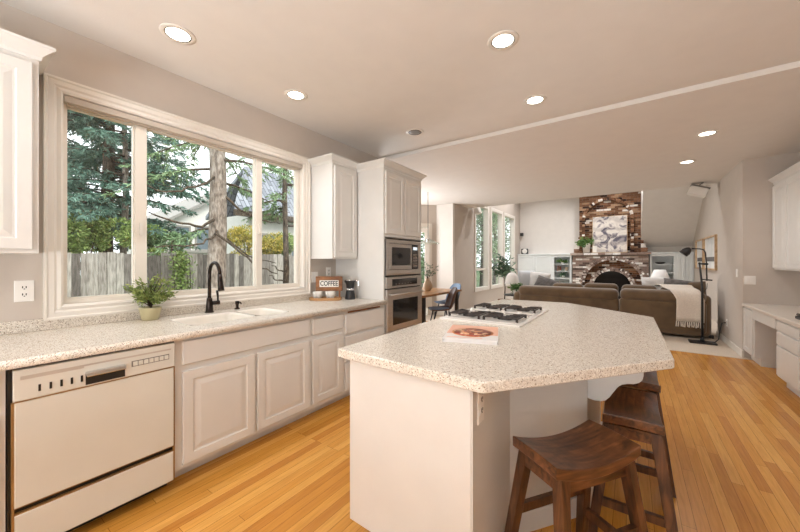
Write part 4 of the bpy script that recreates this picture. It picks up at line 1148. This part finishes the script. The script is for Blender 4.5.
pillow('pale grey pillow at the left end of the sofa, second from the window', (-1.78, 8.36, .84), .46, .48, .15, R(-12), R(10), 'pillow_white', R(5))
pillow('dark patterned cushion lying tilted on the left part of the sofa back', (-1.56, 8.08, .79), .56, .34, .16, R(-24), R(-6), 'pillow_grey', R(18))

# ------------------------------------------------------------------ lamps
fl_ = thing('floor_lamp', 'black metal reading floor lamp standing behind the right end of the sofa', 'lamp', (.965, 7.2, .004))
lx, ly = .965, 7.2
MB().box(lx - .17, lx + .17, ly - .11, ly + .11, .004, .03).build('base', 'black_metal', fl_, bevel=.012)
MB().tube([(lx, ly, .03), (lx, ly, .10)], [.03, .022], 14).build('socket', 'black_metal', fl_)
MB().tube([(lx, ly, .10), (lx + .0, ly, .90), (lx - .035, ly, 1.32)], [.017, .016, .012], 12).build('pole', 'black_metal', fl_)
arm = [(lx + .055, ly, 1.02), (lx + .05, ly, 1.30), (lx + .035, ly, 1.48), (lx + .015, ly, 1.525), (lx - .03, ly, 1.54), (lx - .13, ly, 1.545)]
ar = MB().tube(arm, .010, 10).build('arm', 'black_metal', fl_)
MB().tube([(lx - .05, ly, 1.30), (lx + .07, ly, 1.29)], .014, 8).build('clamp', 'black_metal', fl_)
MB().tube([(lx + .00, ly, 1.04), (lx + .12, ly, 1.03)], .011, 8).build('knob', 'black_metal', fl_)
m = MB(); m.T = Matrix.Translation((lx - .20, ly, 1.50)) @ Matrix.Rotation(R(42), 4, 'Y')
m.lathe([(.06, -.06), (.066, -.055), (.066, .0), (.045, .05), (.02, .075), (.001, .078)], (0, 0, 0), 20); m.build('shade', 'black_metal', fl_)
MB().tube([(lx + .06, ly, .98), (lx + .055, ly, .90), (lx + .02, ly, .84)], .004, 6).build('pull_cord', 'black_metal', fl_)
MB().tube([(1.265, 7.34, .345), (1.22, 7.33, .34), (1.19, 7.30, .22), (1.17, 7.27, .08), (1.12, 7.23, .03), (1.05, 7.2, .02)], .007, 8).build('power_cord', 'black_metal', fl_)
tl = thing('table_lamp', 'table lamp with white tapered shade beyond the sofa near the right built-in', 'lamp', (.62, 10.6, .58))
MB().lathe([(.001, 0), (.08, 0), (.08, .015), (.03, .04), (.06, .14), (.055, .2), (.015, .26), (.015, .34), (.001, .34)], (.62, 10.6, .58), 20).build('base', 'pot_white', tl)
MB().lathe([(.21, .30), (.12, .55), (.117, .55), (.207, .30)], (.62, 10.6, .58), 28, cap=False).build('shade', 'lamp_shade', tl)
et = thing('end_table', 'low dark wooden end table under the lamp with the tapered shade', 'table', (.62, 10.6, .004))
MB().box(.34, .90, 10.35, 10.85, .54, .58).build('tabletop', 'stool_wood', et, bevel=.005)
for a in (.38, .86):
    for b in (10.39, 10.81): MB().box(a - .02, a + .02, b - .02, b + .02, .004, .54).build('leg', 'stool_wood_leg', et)
e2 = thing('side_table', 'small dark side table by the left end of the sofa', 'table', (-2.25, 8.1, .004))
MB().lathe([(.001, 0), (.24, 0), (.24, .025), (.001, .025)], (-2.27, 8.0, .525), 28).build('tabletop', 'black_metal', e2)
MB().tube([(-2.27, 8.0, .02), (-2.27, 8.0, .53)], .025, 10).build('pedestal', 'black_metal', e2)
MB().lathe([(.001, 0), (.18, 0), (.16, .02), (.001, .025)], (-2.27, 8.0, .004), 24).build('foot', 'black_metal', e2)
pot_plant('small_pot_plant', 'leafy green plant in a white pot on the side table left of the sofa', (-2.20, 7.90, .55), .07, .13, .15, .16, 180, 'pot_white', 'house_plant_leaves', .085, .05, 11)
l2 = thing('glass_lamp', 'pale lamp with a rounded white shade on the side table left of the sofa', 'lamp', (-2.36, 8.12, .55))
MB().lathe([(.001, 0), (.06, 0), (.06, .01), (.02, .03), (.05, .12), (.015, .22), (.012, .32), (.001, .32)], (-2.36, 8.12, .55), 18).build('base', 'clear_glass', l2)
MB().lathe([(.17, .24), (.14, .42), (.08, .50), (.05, .51), (.05, .505), (.136, .41), (.166, .24)], (-2.36, 8.12, .55), 24, cap=False).build('shade', 'lamp_shade', l2)
pot_plant('fiddle_tree', 'tall thin indoor tree in a basket pot by the tall windows', (-2.70, 8.62, .004), .17, .34, .30, .60, 380, 'sign_wood', 'olive_leaves', .12, .05, 12, stem_h=.66)

# ------------------------------------------------------------------ breakfast nook
tb = thing('dining_table', 'wooden dining table with dark legs in the breakfast nook behind the oven tower', 'table', (-3.4, 5.6, 0))
tx0, tx1, ty0, ty1 = -3.85, -2.86, 4.75, 6.30
MB().box(tx0, tx1, ty0, ty1, .715, .755).build('tabletop', 'table_wood', tb, bevel=.006)
for a in (tx0 + .07, tx1 - .07):
    for b in (ty0 + .12, ty1 - .10): MB().box(a - .03, a + .03, b - .03, b + .03, 0, .715).build('leg', 'black_metal', tb)
def shell_chair(name, label, loc, rz, shell, cushion):
    t = thing(name, label, 'chair', (0, 0, 0), 'chairs in the breakfast nook')
    m = MB(); rows = []
    # seat-to-back profile along local -y..+y (faces -y); width profile, wrapping sides
    prof = [(-.22, .455, .20, .02), (-.15, .448, .225, .02), (0, .44, .235, .03), (.12, .445, .235, .06), (.19, .48, .235, .09), (.225, .56, .23, .10), (.25, .66, .22, .09), (.27, .76, .20, .07), (.285, .83, .16, .045), (.29, .86, .10, .03)]
    for y, z, wd, curl in prof:
        row = []
        for k in range(13):
            f = -1 + k / 6
            lift = curl * abs(f) ** 2.5
            if z < .47: row.append((wd * f, y, z + lift))
            else: row.append((wd * f, y - lift, z + .02 * (1 - abs(f)) * 0))
        rows.append(row)
    vs = [p for r_ in rows for p in r_]
    fs = [(i * 13 + k, i * 13 + k + 1, (i + 1) * 13 + k + 1, (i + 1) * 13 + k) for i in range(len(rows) - 1) for k in range(12)]
    m.add(vs, fs, True); m.build('shell', shell, t, solid=.018, subsurf=1)
    MB().ball((0, -.03, .47), .20, .19, .022, 20, 8, .7).build('seat_pad', cushion, t)
    for sx in (-1, 1):
        for sy in (-1, 1): MB().tube([(sx * .13, sy * .12, .435), (sx * .21, sy * .21, 0)], [.014, .009], 8).build('leg', 'black_metal', t)
    place(t, loc, rz)
    return t
shell_chair('dining_chair', 'brown shell chair with blue seat pad at the near side of the nook table', (-2.85, 5.36, 0), R(-52), 'brown_leather', 'blue_seat')
shell_chair('dining_chair', 'blue-grey shell dining chair at the far end of the nook table', (-3.20, 6.30, 0), R(-30), 'blue_seat', 'blue_seat')
vz = thing('branch_vase', 'tan clay vase of leafy branches on the nook table', 'vase', (-3.24, 5.55, .755))
MB().lathe([(.001, 0), (.05, 0), (.085, .06), (.09, .12), (.06, .19), (.035, .22), (.042, .25), (.034, .25), (.03, .22), (.001, .2)], (-3.24, 5.55, .755), 22).build('body', 'vase_clay', vz)
st = MB(); lf = MB(); rn = random.Random(6)
for k in range(7):
    a = rn.uniform(0, 6.28); d = Vector((.16 * math.cos(a), .16 * math.sin(a) + .06, rn.uniform(.2, .36)))
    b0 = Vector((-3.24, 5.55, .98)); st.tube([b0, b0 + d * .5 + Vector((0, 0, .04)), b0 + d], [.004, .003, .002], 5)
    for q in range(12):
        f = rn.uniform(.3, 1); lf.leaf(b0 + d * f, (rn.gauss(0, 1), rn.gauss(0, 1), rn.gauss(.3, .5)), .06, .022)
st.build('branch', 'twig_bark', vz); lf.build('foliage', 'olive_leaves', vz)
pl = thing('pendant_lamp', 'clear glass dish pendant lamp hanging over the nook table', 'lamp', (-3.35, 5.75, LOW - 1.06))
MB().tube([(-3.35, 5.75, LOW), (-3.35, 5.75, LOW - .95)], .006, 8).build('cord', 'black_metal', pl)
MB().lathe([(.03, 0), (.24, -.09), (.245, -.10), (.235, -.10), (.03, -.01)], (-3.35, 5.75, LOW - .95), 28, cap=False).build('shade', 'clear_glass', pl)
MB().lathe([(.001, 0), (.035, 0), (.035, -.07), (.001, -.08)], (-3.35, 5.75, LOW - .93), 16).build('bulb_holder', 'chrome', pl)

# ------------------------------------------------------------------ outside
GZ = -.45
fe = thing('board_fence', 'weathered grey board fence across the back garden', 'fence', (-9, 6, GZ))
m = MB(); rn = random.Random(21); y = -2.0
while y < 16:
    wd = rn.uniform(.125, .15); zt = 1.50 + .006 * y + rn.uniform(-.035, .035); tl_ = rn.uniform(-.006, .006); th_ = rn.uniform(0, .014)
    m.add([(-9.0 - th_, y, GZ), (-9.0 - th_, y + wd - .006, GZ), (-9.025 - th_, y + wd - .006, GZ), (-9.025 - th_, y, GZ),
           (-9.0 - th_, y + tl_, zt), (-9.0 - th_, y + wd - .006 + tl_, zt + tl_), (-9.025 - th_, y + wd - .006 + tl_, zt + tl_), (-9.025 - th_, y + tl_, zt)],
          [(0, 1, 2, 3), (7, 6, 5, 4), (0, 4, 5, 1), (1, 5, 6, 2), (2, 6, 7, 3), (3, 7, 4, 0)])
    y += wd
m.build('boards', 'weathered_boards', fe)
MB().box(-9.09, -9.04, -2, 16, .0, .09).box(-9.09, -9.04, -2, 16, 1.2, 1.29).build('rail', 'weathered_boards', fe)
for k in range(8):
    MB().box(-9.12, -9.03, -1.5 + k * 2.4, -1.41 + k * 2.4, GZ, 1.56).build('post', 'weathered_boards', fe)

def conifer(label, x, y, h, r, trunk_r, bark, needles, nb, z_low, seed, droop=.35, ntuft=26, tl=.16, name='spruce_tree', keep=None, bend=None):
    t = thing(name, label, 'tree', (x, y, GZ), 'trees in the back garden')
    rn = random.Random(seed); tr = MB(); lf = MB(); bm = MB()
    pts = [(x + .05 * math.sin(k * .9 + seed), y + .05 * math.cos(k * 1.3 + seed), GZ + h * k / 10) for k in range(11)]
    tr.tube(pts, [trunk_r * (1 - .75 * k / 10) * (1.25 if k == 0 else 1) for k in range(11)], 14)
    for i in range(nb):
        z = z_low + (h + GZ - z_low) * (i + rn.random()) / nb
        f = (z - z_low) / (h + GZ - z_low)
        a = rn.uniform(0, 6.28)
        if keep and not keep(a, z): continue
        Lb = r * (1 - .8 * f) * rn.uniform(.65, 1.1)
        d = Vector((math.cos(a), math.sin(a), 0))
        P_ = [Vector((x, y, z)) + d * Lb * s_ + Vector((0, 0, -droop * Lb * s_ ** 1.6 + .12 * Lb * s_)) for s_ in (0, .25, .5, .75, 1)]
        bm.tube(P_, [.028, .022, .016, .010, .004], 5)
        side = Vector((-d.y, d.x, 0))
        for q in range(ntuft):
            s_ = rn.uniform(.15, 1.0); k4 = min(3, int(s_ * 4)); p = P_[k4].lerp(P_[k4 + 1], s_ * 4 - k4)
            sg_ = rn.choice((-1, 1)); lt_ = Lb * .30 * (1.1 - s_) * rn.uniform(.3, 1) + .08
            tw = (d * .6 + side * sg_ * rn.uniform(.4, 1) + Vector((0, 0, rn.uniform(-.9, .05)))).normalized()
            nn_ = max(3, int(lt_ / .035))
            for e in range(nn_):
                pp = p + tw * lt_ * (e / nn_)
                for s2 in (-1, 1):
                    dd = tw + Vector((rn.gauss(0, .5), rn.gauss(0, .5), rn.gauss(-.15, .4)))
                    lf.leaf(pp, dd, tl * rn.uniform(.5, 1.0), tl * .22)
    tr.build('trunk', bark, t); bm.build('branches', 'bark_dark', t); lf.build('needles', needles, t)
    return t
conifer('dense blue-green spruce with drooping boughs behind the fence in the left window pane', -11.6, 2.70, 13, 2.9, .17, 'bark_dark', 'spruce_needles', 150, 2.1, 1, .30, 44, .17)
conifer('second spruce beside the dense one, its thin pale trunk in the left window pane', -11.2, 2.95, 12, 2.0, .09, 'bark_pale', 'spruce_needles', 50, 3.2, 2, .3, 26, .16)
big = conifer('big tree with pale grey trunk standing in the middle window pane', -6.5, 3.12, 11, 2.2, .19, 'bark_pale', 'fir_needles', 60, 1.95, 3, .40, 22, .12, 'fir_tree', keep=lambda a, z: (z > 3.1 or math.cos(a) < .2) and not (2.35 < z < 3.0 and math.sin(a) < .2))
slim = conifer('slim dark-trunked conifer in the right window pane', -6.3, 4.5, 8, 1.1, .075, 'bark_dark', 'fir_needles', 40, 2.1, 4, .35, 18, .11, 'fir_tree')
conifer('dark spruce far behind the fence at the far left of the window', -14.5, 2.2, 12, 3.0, .18, 'bark_dark', 'spruce_needles', 90, 1.2, 6, .3, 28, .22)
# bare sweeping limbs
def limb(par, pts, r0):
    rn = random.Random(len(pts) + int(r0 * 1000)); q = []
    for a, b in zip(pts, pts[1:]):
        a, b = Vector(a), Vector(b)
        for k in range(4): q.append(a.lerp(b, k / 4) + Vector((rn.gauss(0, .012), rn.gauss(0, .012), rn.gauss(0, .012))))
    q.append(Vector(pts[-1]))
    MB().tube(q, [r0 * (1 - .65 * k / (len(q) - 1)) for k in range(len(q))], 7).build('limb', 'bark_dark', par)
limb(big, [(-6.5, 3.14, 2.02), (-6.35, 3.05, 1.86), (-6.2, 3.36, 1.55), (-6.1, 3.7, 1.26), (-6.0, 4.1, 1.08)], .030)
limb(big, [(-6.5, 3.14, 2.20), (-6.3, 2.75, 1.95), (-6.2, 2.3, 2.00), (-6.1, 1.9, 2.10)], .030)
limb(big, [(-6.5, 3.14, 1.95), (-6.3, 2.9, 1.72), (-6.15, 2.55, 1.62), (-6.1, 2.0, 1.56)], .024)
limb(big, [(-6.5, 3.14, 1.98), (-6.4, 3.4, 1.62), (-6.3, 3.75, 1.40), (-6.2, 4.2, 1.3)], .024)
limb(big, [(-6.5, 3.14, 2.7), (-6.35, 3.5, 2.35), (-6.25, 3.85, 2.2), (-6.2, 4.3, 2.15)], .028)
limb(big, [(-6.5, 3.14, 3.0), (-6.2, 2.6, 2.6), (-6.1, 2.1, 2.45), (-6.0, 1.7, 2.5)], .024)
limb(slim, [(-6.3, 4.5, 1.1), (-6.15, 4.3, 1.13), (-6.05, 4.0, 1.25)], .022)
limb(slim, [(-6.3, 4.5, .92), (-6.15, 4.2, .93), (-6.05, 3.95, 1.05)], .022)
limb(slim, [(-6.3, 4.5, 2.55), (-6.2, 4.3, 2.66), (-6.1, 4.0, 2.66)], .022)

def shrub(label, x, y, w_, d_, z0, z1, mat, n, seed, L=.09, name='garden_shrub'):
    t = thing(name, label, 'shrub', (x, y, GZ), 'shrubs behind the garden fence')
    rn = random.Random(seed); st = MB(); lf = MB()
    zc = (z0 + z1) / 2
    blobs = [(x + rn.uniform(-.6, .6) * d_, y + rn.uniform(-.75, .75) * w_, z0 + (z1 - z0) * rn.uniform(.2, .8), rn.uniform(.3, .5) * w_) for k in range(9)]
    for b in blobs:
        st.tube([(x, y, GZ), ((x + b[0]) / 2, (y + b[1]) / 2, (GZ + b[2]) / 2 + .2), b[:3]], [.03, .02, .008], 5)
    for k in range(n):
        b = rn.choice(blobs); v = Vector((rn.gauss(0, 1), rn.gauss(0, 1), rn.gauss(0, 1))).normalized()
        p = Vector(b[:3]) + Vector((v.x * b[3] * .8, v.y * b[3], v.z * b[3] * .7)) * rn.uniform(.55, 1.0)
        if p.x > -9.2: p.x = -9.2 - rn.uniform(0, .2)
        lf.leaf(p, (v.x + rn.gauss(0, .5), v.y + rn.gauss(0, .5), v.z + rn.gauss(0, .5)), L * rn.uniform(.6, 1.3), L * .5)
    st.build('stem', 'bark_dark', t); lf.build('foliage', mat, t)
    return t
shrub('rounded green shrub over the fence at the left of the left window pane', -10.2, 1.75, .75, .5, 1.2, 2.6, 'shrub_leaves', 4200, 1)
shrub('rounded green shrub over the fence at the right of the left window pane', -10.3, 2.75, .75, .5, 1.1, 2.75, 'shrub_leaves', 4200, 2)
shrub('golden green maple shrub over the fence between the middle and right panes', -10.0, 6.1, .9, .5, 1.1, 2.55, 'maple_leaves', 4200, 3)
shrub('yellow green shrub over the fence in the right window pane', -10.2, 7.6, .8, .5, 1.2, 2.5, 'shrub_leaves', 3600, 4)
shrub('dark leafy shrub over the fence at the left edge of the middle pane', -10.2, 3.55, .45, .4, 1.1, 2.3, 'fir_needles', 2200, 5)
vn = thing('fence_vine', 'bright green vine hanging down the fence in the middle window pane', 'vine', (-8.9, 3.4, GZ))
st = MB(); lf = MB(); rn = random.Random(2)
for k in range(6):
    y0 = 3.25 + k * .07; st.tube([(-8.93, y0, GZ), (-8.90, y0 + .05, .6), (-8.92, y0 + .02, 1.5)], .008, 5)
for k in range(900):
    z = rn.uniform(.1, 1.6); yy = 3.42 + rn.gauss(0, .09 + .12 * (1.6 - z) * .4)
    lf.leaf((-8.90 + rn.uniform(-.05, .1), yy, z), (rn.gauss(0, 1), rn.gauss(0, 1), rn.gauss(-.6, .5)), .09, .045)
st.build('stem', 'twig_bark', vn); lf.build('foliage', 'shrub_leaves', vn)

# neighbours' houses
hs = thing('neighbour_house', 'pale house with a gabled roof beyond the fence in the middle window pane', 'house', (-27, 12.5, GZ))
y0, y1, ym = 8.4, 17.0, 12.7
MB().prism_axis([(y0, GZ), (y1, GZ), (y1, 3.8), (ym, 6.6), (y0, 3.8)], 'x', -32, -24).build('wall', 'white_siding', hs)
for s, (ya2, yb2) in enumerate(((y0 - .5, ym), (ym, y1 + .5))):
    za2, zb2 = (3.55, 6.65) if s == 0 else (6.65, 3.55)
    MB().prism_axis([(ya2, za2), (yb2, zb2), (yb2, zb2 + .2), (ya2, za2 + .2)], 'x', -32.4, -23.5).build('roof', 'house_trim', hs)
for a, b, c, d in ((8.9, 9.7, 2.2, 3.6), (10.2, 11.4, 2.2, 3.7), (12.4, 13.4, 3.0, 4.4)):
    f = MB().frame('x+', -24, a, b, c, d, [(0, 0), (0, .05), (.12, .05), (.12, 0)]).build('window', 'house_trim', hs)
    MB().box(-24.0, -23.98, a, b, c, d).build('pane', 'house_glass', f)
MB().box(-24.0, -23.7, 8.4, 14, 1.95, 2.1).build('trim_band', 'house_trim', hs)
h2 = thing('neighbour_house', 'house with a big grey shingled roof seen in the right window pane', 'house', (-18, 11, GZ))
MB().box(-18.9, -15.4, 8.9, 16, GZ, 3.7).build('wall', 'white_siding', h2)
m = MB(); 
rf = MB(); rf.rings([[(-14.9, 7.9, 3.65), (-14.9, 16.6, 3.65), (-14.9, 16.6, 3.85), (-14.9, 7.9, 3.85)], [(-17.0, 9.6, 6.3), (-17.0, 16.0, 6.3), (-17.0, 16.0, 6.5), (-17.0, 9.6, 6.5)], [(-19.2, 8.6, 3.65), (-19.2, 16.6, 3.65), (-19.2, 16.6, 3.85), (-19.2, 8.6, 3.85)]])
rf.build('roof', 'roof_shingles', h2)
MB().box(-14.95, -14.80, 7.9, 16.6, 3.48, 3.75).build('fascia', 'bark_dark', h2)
for a in (9.4, 11.4):
    f = MB().frame('x+', -15.4, a, a + 1.2, 1.4, 2.7, [(0, 0), (0, .05), (.1, .05), (.1, 0)]).build('window', 'house_trim', h2)
    MB().box(-15.4, -15.38, a, a + 1.2, 1.4, 2.7).build('pane', 'house_glass', f)

# trees outside the family room and nook windows
def broad(label, x, y, h, r, seed, mat='olive_leaves'):
    t = thing('garden_tree', label, 'tree', (x, y, GZ), 'trees outside the family room windows')
    rn = random.Random(seed); st = MB(); lf = MB()
    st.tube([(x, y, GZ), (x + .1, y, h * .4), (x, y + .1, h * .8)], [.14, .11, .05], 10)
    for k in range(26):
        a = rn.uniform(0, 6.28); z = rn.uniform(.15, 1) * h; q = r * rn.uniform(.4, 1)
        e = Vector((x + q * math.cos(a), y + q * math.sin(a), z)); st.tube([(x, y, z * .8), e], [.03, .01], 5)
        for j in range(150):
            lf.leaf(e + Vector((rn.gauss(0, .38), rn.gauss(0, .38), rn.gauss(0, .32))), (rn.gauss(0, 1), rn.gauss(0, 1), rn.gauss(0, 1)), rn.uniform(.1, .2), .08)
    st.build('trunk', 'bark_dark', t); lf.build('foliage', mat, t)
broad('leafy tree outside the leftmost tall window', -7.2, 15.3, 5, 1.3, 1)
broad('leafy tree outside the middle tall window', -6.8, 17.6, 5, 1.3, 2, 'fir_needles')
broad('leafy tree outside the tall window nearest the fireplace', -7.6, 22.0, 6, 1.6, 3)
broad('leafy tree outside the glazed nook door', -7.0, 10.6, 4.5, 1.2, 4, 'fir_needles')
